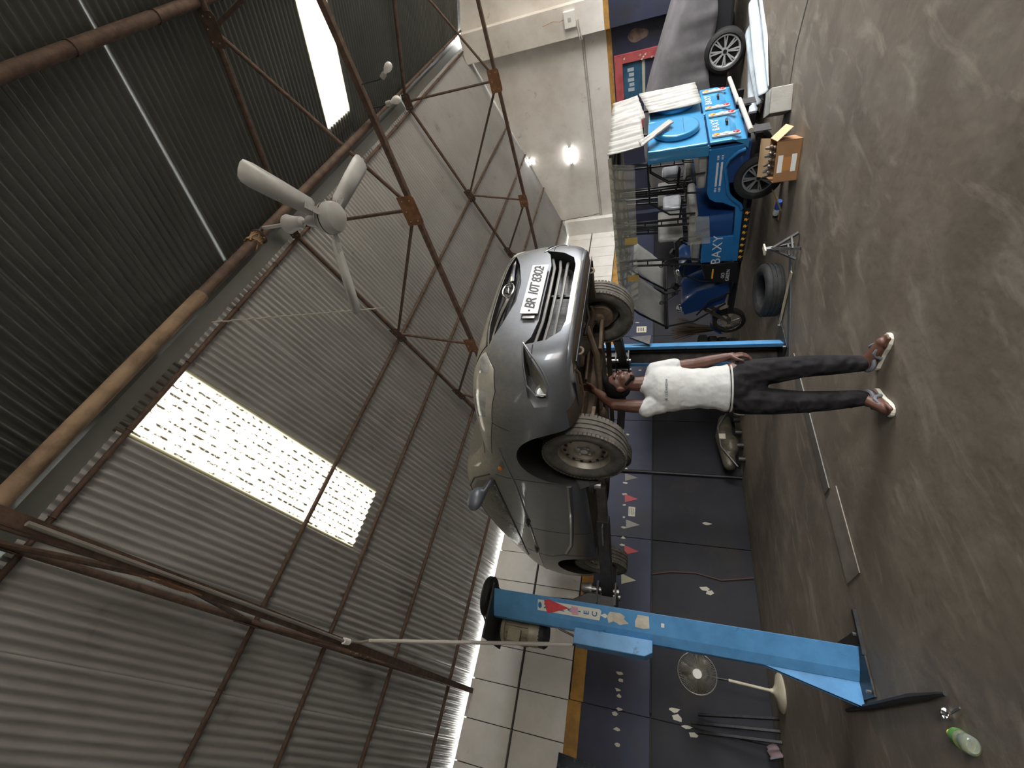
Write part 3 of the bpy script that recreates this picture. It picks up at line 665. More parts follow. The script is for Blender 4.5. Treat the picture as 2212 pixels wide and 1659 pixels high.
# windscreen and wipers
patch('windscreen', [V(-.58, 1.13, 1.10), V(-.30, 1.07, 1.10), V(0, 1.05, 1.10), V(.30, 1.07, 1.10), V(.58, 1.13, 1.10)], [V(-.48, 1.80, 1.5), V(-.2, 1.79, 1.5), V(0, 1.79, 1.5), V(.2, 1.79, 1.5), V(.48, 1.80, 1.5)], glass_d, (0, .45, -.9), 0.003, 14, 8)
MB().tube([(-.35, 1.08, 1.115), (-.1, 1.08, 1.13), (.2, 1.08, 1.13)], 0.008).build('wiper', trim_b, CAR)
# front valance seen from below, splash liner and black lower lip
patch('lower_lip', [V(-.60, 0, .285), V(-.3, 0, .285), V(0, 0, .285), V(.3, 0, .285), V(.60, 0, .285)], [V(-.60, 0, .262), V(-.3, 0, .258), V(0, 0, .255), V(.3, 0, .258), V(.60, 0, .262)], paint, FR, 0.010, 20, 3)

# wheels hang low on their springs
def tyre_mesh(R=0.300, w=0.175, rim=0.185, grooves=True, n=48):
    mb = MB(); hw = w / 2
    prof = [(rim, -hw * .78), (rim + .03, -hw * .98), (R - .055, -hw * 1.05), (R - .018, -hw * .92), (R - .002, -hw * .74)]
    if grooves:
        for c in (-.42, 0.0, .42):
            prof += [(R, (c - .07) * hw), (R - .009, (c - .06) * hw), (R - .009, (c + .06) * hw), (R, (c + .07) * hw)]
    prof += [(R - .002, hw * .74), (R - .018, hw * .92), (R - .055, hw * 1.05), (rim + .03, hw * .98), (rim, hw * .78), (rim - .012, 0), (rim, -hw * .78)]
    mb.lathe(prof, (0, 0, 0), (1, 0, 0), n)
    return mb
def tread_blocks(R, w, n=64):
    mb = MB()
    for k in range(n):
        a = 2 * pi * k / n
        for s in (-1, 1):
            c = V(s * w * .42, math.cos(a) * (R - .010), math.sin(a) * (R - .010)); rot = Matrix.Rotation(a, 3, 'X')
            mb.box(c, (w * .15, .012, .022), rot)
    return mb
steel_w = mat('dusty_steel_wheel', (0.42, 0.39, 0.33), 0.5, 0.5, (0.28, 0.25, 0.2), 7)
def steel_rim(side):
    s = side; mb = MB()
    mb.lathe([(.187, -.05), (.192, .052), (.190, .062), (.182, .062), (.176, .045), (.165, .012), (.150, .006), (.128, .018), (.112, .034), (.085, .040), (.074, .030), (.066, .012), (.03, .012), (0, .012)], (0, 0, 0), (s, 0, 0), 40)
    return mb
wid = {}
for sx in (-1, 1):
    for y, zz, nm in ((0.86, 0.225, 'front'), (3.43, 0.225, 'rear')):
        wp = empty('wheel', (sx * 0.70, y, zz), 0, CAR)
        if sx not in wid: wid[sx] = {}
        if 'tyre' not in wid[sx]:
            wid[sx]['tyre'] = tyre_mesh().build('tyre', rubber_d, wp)
            wid[sx]['blk'] = tread_blocks(.300, .175).build('tread_blocks', rubber_d, wp, False); wid[sx]['blk']['kind'] = 'stuff'
            wid[sx]['rim'] = steel_rim(sx).build('steel_rim', steel_w, wp)
            ho = MB()
            for k in range(14):
                a = 2 * pi * k / 14; ho.ell((sx * .026, .139 * math.cos(a), .139 * math.sin(a)), (.006, .0125, .0125), 10, 6)
            wid[sx]['ho'] = ho.build('vent_hole', well_m, wp)
            hb = MB(); hb.lathe([(.0, .034), (.026, .032), (.03, .012)], (0, 0, 0), (sx, 0, 0), 18)
            for k in range(4):
                a = 2 * pi * k / 4 + .5; hb.cyl((sx * .008, .048 * math.cos(a), .048 * math.sin(a)), (sx * .032, .048 * math.cos(a), .048 * math.sin(a)), .012, .010, 6)
            wid[sx]['hub'] = hb.build('hub_nuts', alloy, wp)
            bk = MB().cyl((-sx * .07, 0, 0), (-sx * .03, 0, 0), .12, n=28); bk.cyl((-sx * .11, 0, 0), (-sx * .05, 0, 0), .05, n=16)
            wid[sx]['disc'] = bk.build('brake_disc', under_l, wp)
        else:
            for k in wid[sx]:
                c = wid[sx][k].copy(); col.objects.link(c); c.parent = wp
        if nm == 'front': wp.rotation_euler = (0.2, 0, 0.05)
# engine bay and running gear seen from below
def part(name, mb, mt=under, **k): return mb.build(name, mt, CAR, **k)
blob('engine_block', [('e', V(.05, .62, .52), (.30, .22, .18)), ('c', V(.05, .60, .42), .14, V(.12, .66, .33), .10), ('c', V(-.28, .62, .50), .12, V(-.38, .62, .44), .09)], 0.02, under, CAR, 1)
part('oil_pan', MB().prism([(-.17, -.12), (.17, -.12), (.14, .12), (-.14, .12)], (.12, .66, .29), (1, 0, 0), (0, 1, 0), (0, 0, .16)), under_l, smooth=False, bevel=0.02)
blob('gearbox', [('c', V(-.20, .70, .42), .12, V(-.42, .72, .42), .09), ('c', V(-.25, .80, .36), .08, V(-.3, .70, .34), .07)], 0.02, under_l, CAR, 1)
part('subframe', MB().prism([(-.46, .92), (-.30, .98), (.30, .98), (.46, .92), (.50, 1.06), (.40, 1.14), (-.40, 1.14), (-.50, 1.06)], (0, 0, .20), (1, 0, 0), (0, 1, 0), (0, 0, .06)), under, smooth=False, bevel=0.015)
part('front_crossmember', MB().bar((-.54, .20, .27), (.54, .20, .27), .05, .05), under, smooth=False, bevel=0.01)
for s in (-1, 1):
    part('control_arm', MB().prism([(.30, .90), (.38, 1.06), (.52, .98), (.63, .88), (.61, .83), (.48, .84)] if s > 0 else [(-a, b) for a, b in ((.30, .90), (.38, 1.06), (.52, .98), (.63, .88), (.61, .83), (.48, .84))][::-1], (0, 0, .18), (1, 0, 0), (0, 1, 0), (0, 0, .03)), under_l, smooth=False, bevel=0.008)
    part('drive_shaft', MB().cyl((s * .20, .84, .34), (s * .62, .86, .26), .016, n=10).cyl((s * .28, .845, .325), (s * .36, .85, .31), .04, .03, 12), under)
    part('sway_bar', MB().tube([(s * .05, 1.02, .30), (s * .35, 1.0, .30), (s * .52, .96, .30), (s * .56, .72, .26), (s * .57, .66, .28)], .013), under_l)
    part('strut', MB().cyl((s * .58, .87, .24), (s * .56, .90, .62), .028, n=12).cyl((s * .565, .89, .42), (s * .56, .9, .60), .055, n=14), black_m)
    part('side_rail', MB().bar((s * .45, .25, .36), (s * .45, 1.1, .30), .08, .10), under, smooth=False, bevel=0.01)
    part('tow_hook', MB().tube([(s * .40 + .03 * math.cos(t), .16, .235 + .025 * math.sin(t)) for t in [i * pi / 6 for i in range(12)]], .008, 6, True), under_l)
    part('bumper_corner_liner', MB().prism([(0, 0), (.30, 0), (.22, .12), (.05, .12)], (s * .60, .22, .24), (0, 1, 0), (-s * .15, 0, 1), (s * .008, 0, 0)), trim_b, smooth=False)
part('radiator_hose', MB().tube([(-.40, .24, .45), (-.36, .30, .34), (-.30, .40, .28), (-.22, .52, .30), (-.15, .60, .36)], .024), black_m)
part('coolant_pipe', MB().tube([(-.45, .22, .30), (-.42, .36, .25), (-.46, .52, .235), (-.40, .68, .26), (-.44, .80, .30)], .011), under_l)
part('brake_line', MB().tube([(-.50, .30, .28), (-.47, .44, .24), (-.5, .6, .24), (-.52, .78, .28)], .006), under_l)
part('exhaust_pipe', MB().tube([(.14, .42, .40), (.14, .5, .26), (.10, .75, .20), (.02, 1.0, .185), (0, 1.3, .19), (0, 2.6, .19), (.1, 3.0, .2)], .026), under_l)
part('catalyst', MB().ell((0, 1.55, .18), (.075, .20, .055)), under_l)
part('horn', MB().cyl((.30, .22, .34), (.30, .27, .34), .045, n=16), black_m)
part('wiring_loom', MB().tube([(.45, .2, .34), (.38, .3, .26), (.28, .36, .27), (.2, .45, .25), (.05, .48, .27)], .012), black_m)
for s in (-1, 1):
    part('sill_flange', MB().bar((s * .74, 1.25, .165), (s * .74, 2.95, .165), .006, .05), under, smooth=False)
    part('mud_flap', MB().bar((s * .73, 1.19, .17), (s * .80, 1.19, .30), .008, .16, (0, 0, 1)), trim_b, smooth=False)
part('front_splash_shield', MB().prism([(-.52, .12), (.52, .12), (.50, .20), (-.50, .20)], (0, 0, .235), (1, 0, 0), (0, 1, 0), (0, 0, .006)), trim_b, smooth=False)

# ================================================================ TWO-POST LIFT
steel_d = mat('greasy_dark_steel', (0.035, 0.032, 0.030), 0.42, 0.5, (0.07, 0.062, 0.052), 9, bump=0.05)
steel_b = mat('worn_steel', (0.32, 0.31, 0.29), 0.38, 0.8, (0.2, 0.18, 0.16), 8)
motor_m = mat('olive_motor_casing', (0.30, 0.28, 0.20), 0.5, 0.3, (0.2, 0.18, 0.13), 8)
sticker = mat('cream_sticker', (0.66, 0.66, 0.56), 0.6)
blue_ink = mat('blue_print', (0.03, 0.14, 0.36), 0.5)
OUT = [(.90, -.18), (.765, -.095), (.705, -.04), (.705, .04), (.765, .095), (.90, .18)]
def lift_post(s, x_mid, y_mid, label):
    # s=+1: open side faces +X
    root = empty('lift_post', (x_mid, y_mid, 0)); setp(root, label, 'lift post', 'posts of the two-post lift')
    X = lambda x: s * (x - .80)
    inn = [(.90, -.125), (.888, -.125), (.888, -.168), (.772, -.083), (.717, -.035), (.717, .035), (.772, .083), (.888, .168), (.888, .125), (.90, .125)]
    poly = [(X(a), b) for a, b in OUT] + [(X(a), b) for a, b in inn[::-1]]
    n = len(poly); mb = MB()
    vs = [(a, b, .012) for a, b in poly] + [(a, b, 2.74) for a, b in poly]
    mb.add(vs, [(i, (i + 1) % n, (i + 1) % n + n, i + n) for i in range(n)])
    mb.build('column', [blue_l], root, False, 0.004)
    g = MB().grid(lambda u, v: (X(.722 + .16 * abs(2 * u - 1) ** .8), -.15 + .30 * u, .02 + 2.7 * v), 6, 1)
    g.build('greasy_channel', steel_d, root, True)
    MB().bb(-.20, .20, -.24, .24, 0, .014).build('base_plate', steel_d, root, False, .003)
    for sg in ((-1, 1) if s > 0 else ()):
        b = MB().prism([(0, 0), (-s * .15, 0), (0, .60)], (X(.71), sg * .035, .014), (1, 0, 0), (0, 0, 1), (0, -sg * .012, 0)); b.build('base_brace', blue_l, root, False)
    for ax in (-.17, .17):
        for ay in (-.2, .2):
            MB().cyl((ax, ay, .014), (ax, ay, .04), .012, n=6).build('anchor_bolt', steel_b, root, False)
    # screw, carriage, arms
    MB().cyl((X(.80), 0, .05), (X(.80), 0, 2.74), .022, n=12).build('lead_screw', steel_d, root)
    cz = 1.70
    c = MB().prism([(X(.81), cz - .02), (X(1.00), cz - .02), (X(1.00), cz + .22), (X(.93), cz + .34), (X(.90), cz + .78), (X(.81), cz + .78)], (0, -.115, 0), (1, 0, 0), (0, 0, 1), (0, .23, 0)).build('carriage', black_m, root, False, .006)
    bk = MB()
    for zz in (cz - .02, cz + .13): bk.bb(min(X(.92), X(1.10)), max(X(.92), X(1.10)), -.15, .15, zz, zz + .014)
    bk.build('arm_bracket', black_m, c, False)
    for sg in (-1, 1):
        MB().cyl((X(1.04), sg * .085, cz - .04), (X(1.04), sg * .085, cz + .20), .025, n=14).build('arm_pivot', steel_b, c)
        MB().lathe([(0, .07), (.034, .07), (.042, .05), (.042, .0), (.05, .0), (.05, -.02)], (X(1.04), sg * .085, cz + .21), (0, 0, 1), 16).build('gear_lock', steel_b, c)
    def arm(tip, sg, lab):
        a = V(X(1.02), sg * .085, cz + .055); b = V(*tip); d = (b - a).normalized()
        ar = MB().bar(a, a + d * .82, .085, .095).build('lift_arm', black_m, root, False, .006)
        MB().bar(a + d * .7, b, .062, .072).build('arm_extension', steel_d, ar, False, .004)
        side = d.cross(V(0, 0, 1)).normalized()
        q = a + d * .62 + side * (.045 if sg * s < 0 else -.045)
        MB().tube([q, q + V(0, 0, 0) + side * .035 * (1 if sg * s < 0 else -1), q + d * .18 + side * .035 * (1 if sg * s < 0 else -1), q + d * .18], .007).build('arm_handle', steel_b, ar)
        MB().cyl(b, b + V(0, 0, .05), .03, n=12).build('pad_stem', steel_b, ar)
        MB().lathe([(0, .085), (.055, .085), (.062, .07), (.06, .05), (0, .05)], b, (0, 0, 1), 20).build('lift_pad', rubber, ar)
    arm((s * .72, -1.10, cz + .055), -1, 0)
    arm((s * .80, 1.02, cz + .135), 1, 0)
    # head: plate, pulley, belt, motor
    MB().bb(min(X(.50), X(.94)), max(X(.50), X(.94)), -.2, .34, 2.74, 2.756).build('top_plate', black_m, root, False, .003)
    pu = MB(); pr = [(.0, .0), (.03, .0), (.03, .03), (.10, .02), (.135, .0), (.165, .0)]
    for k in range(3): pr += [(.168, .004 + .018 * k), (.158, .012 + .018 * k), (.168, .020 + .018 * k)]
    pr += [(.165, .062), (.135, .062), (.10, .045), (.03, .04), (.03, .07), (0, .07)]
    pu.lathe(pr, (X(.86), 0, 2.80), (0, 0, 1), 36).build('drive_pulley', steel_d, root)
    MB().cyl((X(.86), 0, 2.74), (X(.86), 0, 2.81), .03, n=12).build('pulley_shaft', steel_b, root)
    mx = X(.66); my = .20; bt = MB()
    for k in range(3):
        z = 2.812 + .018 * k; pts = []
        for i in range(17):
            t = -pi / 2 - .78 + pi * i / 16; pts.append((X(.86) + s * .168 * math.cos(t), .168 * math.sin(t), z))
        for i in range(9):
            t = pi / 2 + pi * i / 8; pts.append((mx + s * .05 * math.cos(t - .78), my + .05 * math.sin(t - .78), z))
        bt.tube(pts, .007, 6, True)
    bt.build('drive_belts', rubber, root)
    MB().lathe([(0, 0), (.05, 0), (.05, .06), (.0, .06)], (mx, my, 2.80), (0, 0, 1), 18).build('motor_pulley', steel_d, root)
    mo = MB().lathe([(0, -.02), (.06, -.02), (.115, -.05), (.115, -.08), (.10, -.085), (.10, -.30), (.112, -.305), (.112, -.37), (.108, -.375), (.105, -.44), (.09, -.455), (0, -.455)], (mx, my, 2.745), (0, 0, 1), 28).build('motor', motor_m, root)
    for k in range(26):
        a = 2 * pi * k / 26
        MB().bar((mx + .108 * math.cos(a), my + .108 * math.sin(a), 2.655), (mx + .108 * math.cos(a), my + .108 * math.sin(a), 2.45), .004, .022, (math.cos(a), math.sin(a), 0)).build('cooling_fin', motor_m, mo, False)
    MB().bb(mx - .05 - .06, mx + .05 - .06, my - .14, my - .09, 2.50, 2.62).build('terminal_box', motor_m, mo, False, .006)
    MB().lathe([(.106, 0), (.11, -.06), (.09, -.085), (0, -.085)], (mx, my, 2.365), (0, 0, 1), 24).build('fan_cover', black_m, mo)
    return root
PL = lift_post(1, .80, 4.16, 'blue lift post nearest the camera with motor, belts and torn stickers')
PR = lift_post(-1, 3.97, 4.16, 'blue lift post behind the mechanic, its black channel facing the car')
# control box, stickers and lettering on the near post
bx = MB().prism([(0, .06), (.035, 0), (.12, 0), (.12, .62), (0, .62)], (-.20, -.10, 1.385), (1, 0, 0), (0, 0, 1), (0, .2, 0)).build('control_box', blue_l, PL, False, .006)
fa = V(.10, -.18, 0); fb = V(-.035, -.095, 0); fd = (fa - fb).normalized(); fn = V(fd.y, -fd.x, 0); fc = (fa + fb) / 2
def face(u, z, out=0.0015): return fc + fd * u + fn * out + V(0, 0, z)
def decal(name, poly, mt, z, u=0.0, out=.0008, th=.0008):
    return MB().prism(poly, face(u, z, out), fd, (0, 0, 1), fn * th).build(name, mt, PL, False)
st_ = decal('maker_sticker', [(-.044, -.27), (.03, -.285), (.044, -.27), (.044, .26), (-.044, .26)], sticker, 2.075)
for i, ch in enumerate('MANATEC'):
    put_text('sticker_letter', ch, .060, blue_ink, st_, face(0, 2.255 - .0685 * i, .0022), fd, (0, 0, 1), .0006, bold=.0012)
MB().prism([(.026 * math.cos(t), .016 * math.sin(t)) for t in [2 * pi * i / 20 for i in range(20)]], face(0, 2.315, .0016), fd, (0, 0, 1), fn * .0008).build('sticker_oval', blue_ink, st_, False)
red_p = mat('red_paper', (0.62, 0.07, 0.08), 0.8, 0, (0.5, 0.05, 0.06), 20, bump=.3, bscale=40)
decal('red_pennant', [(-.055, .06), (.045, .09), (.060, .05), (.012, -.13), (-.05, .03)], red_p, 2.19, out=.003)
decal('pink_paper_scrap', [(-.03, -.05), (.03, -.045), (.034, .01), (-.005, .02), (-.034, .0)], mat('pink_paper', (0.62, .34, .42), .9), 2.03, out=.003)
decal('oil_drop_mark', [(0, .034)] + [(.017 * math.cos(t), -.004 + .017 * math.sin(t)) for t in [.5 - i * (pi + 1) / 12 for i in range(13)]], white_p, 1.765)
decal('torn_paper', [(-.05, .07), (0, .085), (.04, .06), (.04, -.02), (.02, -.06), (.0, -.05), (-.03, -.09), (-.05, -.02), (-.03, .03)], paper, 1.66, out=.002)
decal('torn_paper', [(-.045, .06), (.0, .06), (.05, .04), (.05, -.045), (-.04, -.05), (-.05, .0)], paper, 1.46, out=.002)
decal('white_tag', [(-.015, .012), (.015, .012), (.015, -.012), (-.015, -.012)], white_p, 1.31)
# conduit from the truss to the control box
grey_pvc = mat('grey_plastic_conduit', (0.42, 0.40, 0.36), .6)
o = MB().tube([(.30, 3.98, 3.80), (.32, 4.02, 3.72), (.60, 4.14, 2.02)], .016).build('wire_conduit', grey_pvc); setp(o, 'grey plastic conduit slanting from the roof truss to the blue control box', 'conduit')
MB().tube([(.23, 1.2, 3.86), (.24, 3.0, 3.87), (.24, 3.72, 3.865), (.27, 3.92, 3.84), (.30, 3.98, 3.80)], .012).build('cable_run', mat('grey_cable2', (.2, .19, .17), .7), o)
MB().cyl((.24, 3.70, 3.865), (.245, 3.78, 3.862), .025, n=12).build('conduit_socket', white_p, o)
MB().tube([(.60, 4.14, 2.04), (.60, 4.14, 2.0), (.63, 4.13, 1.97), (.66, 4.11, 2.02), (.69, 4.09, 2.14)], .009).build('loose_cable', black_m, o)
# steel covers and loose strips on the floor
cover_m = mat('floor_plate_steel', (0.24, 0.205, 0.165), .55, .2, (.16, .14, .11), 4, bump=.05)
o = MB().bb(1.30, 1.97, 3.66, 3.93, 0, .008).build('floor_cover_plate', cover_m, smooth=False, bevel=.002); setp(o, 'worn steel cover plate on the floor between the two lift posts', 'cover plate')
o = MB().bb(2.02, 3.55, 3.80, 3.92, 0, .010).build('floor_channel_cover', mat('grey_channel', (.14, .13, .115), .45, .4), smooth=False, bevel=.002); setp(o, 'long narrow steel cable cover on the floor running to the far lift post', 'cover strip')
o = MB().bb(-.04, .04, -.55, .55, 0, .012).build('floor_steel_flat', mat('dark_flat_bar', (.07, .072, .07), .5, .4), smooth=False, bevel=.002); o.location = (4.04, 3.60, 0); o.rotation_euler = (0, 0, .80); setp(o, 'dark flat steel strip lying on the floor beside the upturned tyre', 'steel strip')
o = MB().tube([(.57, 4.5, .015), (.555, 3.9, .018), (.55, 3.4, .018), (.535, 3.03, .016)], [.012, .022, .024, .010]).build('rubber_strip', rubber); setp(o, 'long black rubber strip lying on the floor left of the near lift post', 'rubber strip')
o = MB().bar((.84, 3.93, .012), (1.12, 3.91, .012), .03, .024).build('steel_flat_bar', black_m, smooth=False); setp(o, 'short black bar lying on the floor at the foot of the near lift post', 'steel bar')

# ================================================================ THE MECHANIC
MD = 3.329
def W(r, d, z): return Hd * (MD - d) + Rt * r + V(0, 0, z)
PERSON = empty('person', W(0.02, 0, 0)); 
setp(PERSON, 'mechanic in white t-shirt, dark trousers and flip-flops reaching up under the raised car', 'person')
def pw(r, d, z): return W(r, d, z) - W(0.02, 0, 0)
sk = []
def limb(*a):
    for (p, r0), (q, r1) in zip(a, a[1:]): sk.append(('c', pw(*p), r0, pw(*q), r1))
# head, neck, trunk (under the clothes), arms, legs, feet
hc = V(0.0, -0.01, 1.612)
fdir = V(.80, .42, .18).normalized()            # r, d, z: looks up to the right
fup = (V(0, 0, 1) - fdir * fdir.z).normalized(); fsd = fdir.cross(fup)
def hp(f, s, u): return hc + fdir * f + fsd * s + fup * u
def he(f, s, u): p = hp(f, s, u); return pw(*p)
def to_world(v): return Rt * v.x - Hd * v.y + V(0, 0, v.z)
hrot = Matrix((to_world(fdir), to_world(fsd), to_world(fup))).transposed()
sk.append(('e', he(-.012, 0, .030), (.094, .074, .086), hrot))
sk.append(('e', he(.020, 0, -.030), (.070, .060, .082), hrot))
sk.append(('c', he(.045, 0, -.085), .028, he(.055, 0, -.092), .024))
sk.append(('c', he(.080, 0, .012), .010, he(.100, 0, -.022), .014))       # nose
for s_ in (-1, 1):
    sk.append(('e', he(-.010, s_ * .076, -.005), (.020, .010, .030), hrot))  # ears
    sk.append(('e', he(.060, s_ * .030, -.030), (.024, .024, .022), hrot))   # cheeks
sk.append(('e', he(.078, 0, .026), (.018, .046, .012), hrot))               # brow
sk.append(('e', he(.084, 0, -.050), (.012, .026, .007), hrot)); sk.append(('e', he(.081, 0, -.064), (.012, .023, .008), hrot))
limb(((.0, -.02, 1.38), .062), ((.0, -.015, 1.54), .052))
limb(((-.03, -.02, 1.36), .08), ((-.03, 0, 1.10), .088), ((-.02, 0, .90), .09))
limb(((-.165, .025, 1.375), .046), ((-.165, .005, 1.52), .052), ((-.158, -.01, 1.655), .044), ((-.115, -.075, 1.73), .040), ((-.07, -.14, 1.795), .029))
limb(((.105, -.06, 1.365), .052), ((.145, -.05, 1.10), .041), ((.160, -.03, 1.02), .041), ((.190, .0, .895), .028))
for hip, kn, an, heel, ball, toe in (((.075, 0, .84), (.115, .045, .46), (.130, -.01, .095), (.115, -.05, .050), (.255, .075, .035), (.290, .105, .026)),
                                     ((-.115, 0, .84), (-.115, .045, .47), (-.09, -.01, .105), (-.065, -.05, .052), (-.150, .095, .035), (-.170, .13, .026))):
    limb((hip, .085), (kn, .058), (an, .040)); limb((an, .040), (heel, .032)); limb((heel, .032), (ball, .036)); limb((an, .036), (ball, .032))
    dv = V(toe[0] - heel[0], toe[1] - heel[1], 0).normalized(); nv = V(-dv.y, dv.x, 0)
    for k, (off, ln, r) in enumerate(((.030, .05, .013), (.012, .052, .010), (-.004, .046, .009), (-.019, .038, .0085), (-.032, .028, .008))):
        sgn = 1 if hip[0] > 0 else -1
        b = V(*ball) + nv * off * sgn + V(0, 0, -.006); e = b + dv * ln + V(0, 0, -.004)
        sk.append(('c', pw(*b), r + .003, pw(*e), r))
def hand(wr, fwd, up, side, curl, spread=.012, thumb=1):
    # wr wrist (r, d, z); fwd along the hand, up = back of the hand, side = towards the thumb
    wr = V(*wr); fwd = V(*fwd).normalized(); side = V(*side); side = (side - fwd * side.dot(fwd)).normalized(); up = side.cross(fwd) * (1 if thumb > 0 else -1)
    sk.append(('c', pw(*wr), .025, pw(*(wr + fwd * .03)), .026))
    for t_ in (-.024, -.008, .008, .024): sk.append(('c', pw(*(wr + fwd * .02 + side * t_ * .7)), .015, pw(*(wr + fwd * .088 + side * t_ * 1.05)), .0125))
    for t_, ln in ((.026, .068), (.009, .078), (-.009, .072), (-.026, .056)):
        p = wr + fwd * .088 + side * t_ * 1.05; a = 0; q = p
        for k, f_ in enumerate((.44, .31, .25)):
            a += curl * (1 if k else .7); d_ = fwd * math.cos(a) - up * math.sin(a); q2 = q + d_ * ln * f_ * 1.05
            sk.append(('c', pw(*q), .0098 - .0008 * k, pw(*q2), .0092 - .0009 * k)); q = q2
    p = wr + fwd * .030 + side * .026; q = p + (fwd * .62 + side * .70 - up * .25).normalized() * .042; r_ = q + (fwd * .92 + side * .22 - up * .35).normalized() * .034
    sk.append(('c', pw(*p), .015, pw(*q), .0115)); sk.append(('c', pw(*q), .0112, pw(*r_), .009))
hand((-.065, -.148, 1.803), (.35, -.5, .75), (0, 0, 0), (.8, .5, .1), .35)
hand((.192, .002, .885), (.10, .12, -1.0), (0, 0, 0), (-.35, .9, .1), .50, thumb=-1)
body_o = blob('body', sk, 0.0052, skin, PERSON, 3)
# hair, beard, eyes
blob('hair', [('e', he(-.022, 0, .046), (.093, .080, .083), hrot), ('e', he(-.055, 0, .01), (.055, .070, .07), hrot), ('e', he(.040, 0, .098), (.050, .060, .026), hrot)], .007, hair_m, PERSON, 2)
blob('beard', [('e', he(.040, 0, -.092), (.034, .040, .020), hrot), ('e', he(.076, 0, -.040), (.010, .028, .005), hrot), ('c', he(.02, .058, -.05), .012, he(.045, .035, -.088), .014), ('c', he(.02, -.058, -.05), .012, he(.045, -.035, -.088), .014)], .005, hair_m, PERSON, 2)
for s_ in (-1, 1):
    e_ = MB().ell(he(.083, s_ * .031, .004), (.006, .011, .0055), 12, 8).build('eye', mat('eye_white', (.38, .36, .33), .3), PERSON)
    MB().ell(he(.089, s_ * .031, .004), (.004, .005, .005), 10, 6).build('iris', hair_m, e_)
    MB().tube([he(.087, s_ * .014, .022), he(.084, s_ * .032, .028), he(.072, s_ * .050, .022)], .004, 6).build('eyebrow', hair_m, PERSON)
# t-shirt
ts = []
def C_(p, r0, q, r1): ts.append(('c', pw(*p), r0, pw(*q), r1))
def E_(c, r):
    rot = Matrix((Rt, -Hd, V(0, 0, 1))).transposed(); ts.append(('e', pw(*c), r, rot))
NS = 32
for k in range(NS + 1):
    z = .892 + (1.425 - .892) * k / NS; t = min(1, (z - .892) / .438); u = max(0, (z - 1.33) / .095)
    rw = (.170 - .024 * math.sin(pi * min(1, t * 1.25)) - .004 * t) * (1 - .48 * u ** 1.5); rd = (.126 - .008 * math.sin(pi * t)) * (1 - .42 * u ** 1.3)
    sw = .004 * math.sin(z * 60) * (1 - t)
    E_((-.026 - .014 * t + .02 * u + sw, -.004 * t - .01 * u, z), (rw, rd, .026))
C_((-.01, -.02, 1.432), .066, (-.04, -.01, 1.28), .115)
C_((.10, -.05, 1.365), .066, (.125, -.055, 1.235), .066); C_((-.14, .02, 1.37), .075, (-.185, .02, 1.425), .064); C_((.07, -.04, 1.37), .07, (-.14, .01, 1.36), .075)
C_((-.15, .02, 1.33), .07, (-.165, .015, 1.40), .066)
tee = blob('t_shirt', ts, .008, cloth_w, PERSON, 4)
print_m = mat('grey_print', (.30, .31, .32), .9)
q = pw(-.035, .128, 1.29)
for k in range(9):
    c = q + Rt * (-.06 + .0155 * k) + V(0, 0, 0)
    MB().box(c, (.011, .011, .012 if k % 3 else .017), Matrix((Rt, Hd, V(0, 0, 1))).transposed()).build('chest_print', print_m, tee, False)
MB().tube([pw(-.026 + .166 * math.cos(t), .123 * math.sin(t), .872) for t in [2 * pi * i / 40 for i in range(40)]], .006, 6, True).build('hem', cloth_w, tee)
# trousers
tr_ = []
denim = mat('charcoal_trousers', (.0105, .0095, .0105), .85, 0, (.018, .0165, .0175), 5, bump=.9, bscale=11, spec=.25, bdist=.06, bdetail=1.0)
def T_(p, r0, q, r1): tr_.append(('c', pw(*p), r0, pw(*q), r1))
tr_.append(('e', pw(-.022, 0, .84), (.165, .122, .11), Matrix((Rt, -Hd, V(0, 0, 1))).transposed()))
for hip, mid, kn, cal, an in (((.065, 0, .80), (.088, .02, .62), (.115, .045, .44), (.122, .015, .28), (.130, -.005, .125)), ((-.110, 0, .80), (-.118, .02, .62), (-.118, .045, .45), (-.108, .015, .28), (-.092, -.005, .125))):
    T_(hip, .104, mid, .092); T_(mid, .092, kn, .074); T_(kn, .074, cal, .066); T_(cal, .066, an, .055)
    rn = random.Random(int(abs(hip[0]) * 1000))
    for zz in (.165, .195, .235, .29, .42, .455, .49):
        f_ = (zz - .125) / .315; r_ = an[0] + (kn[0] - an[0]) * f_; d_ = an[1] + (kn[1] - an[1]) * f_; aa = rn.uniform(0, 3.1); rr = .060 if zz < .3 else .072
        tr_.append(('e', pw(r_ + rr * .28 * math.cos(aa), d_ + rr * .28 * math.sin(aa), zz), (rr * .78, rr * .78, .016), Matrix.Rotation(rn.uniform(-.5, .5), 3, 'X') @ Matrix.Rotation(rn.uniform(-.5, .5), 3, 'Y')))
T_((.02, 0, .78), .09, (-.06, 0, .78), .09); T_((0, 0, .70), .06, (-.03, 0, .70), .06)
blob('trousers', tr_, .008, denim, PERSON, 2)
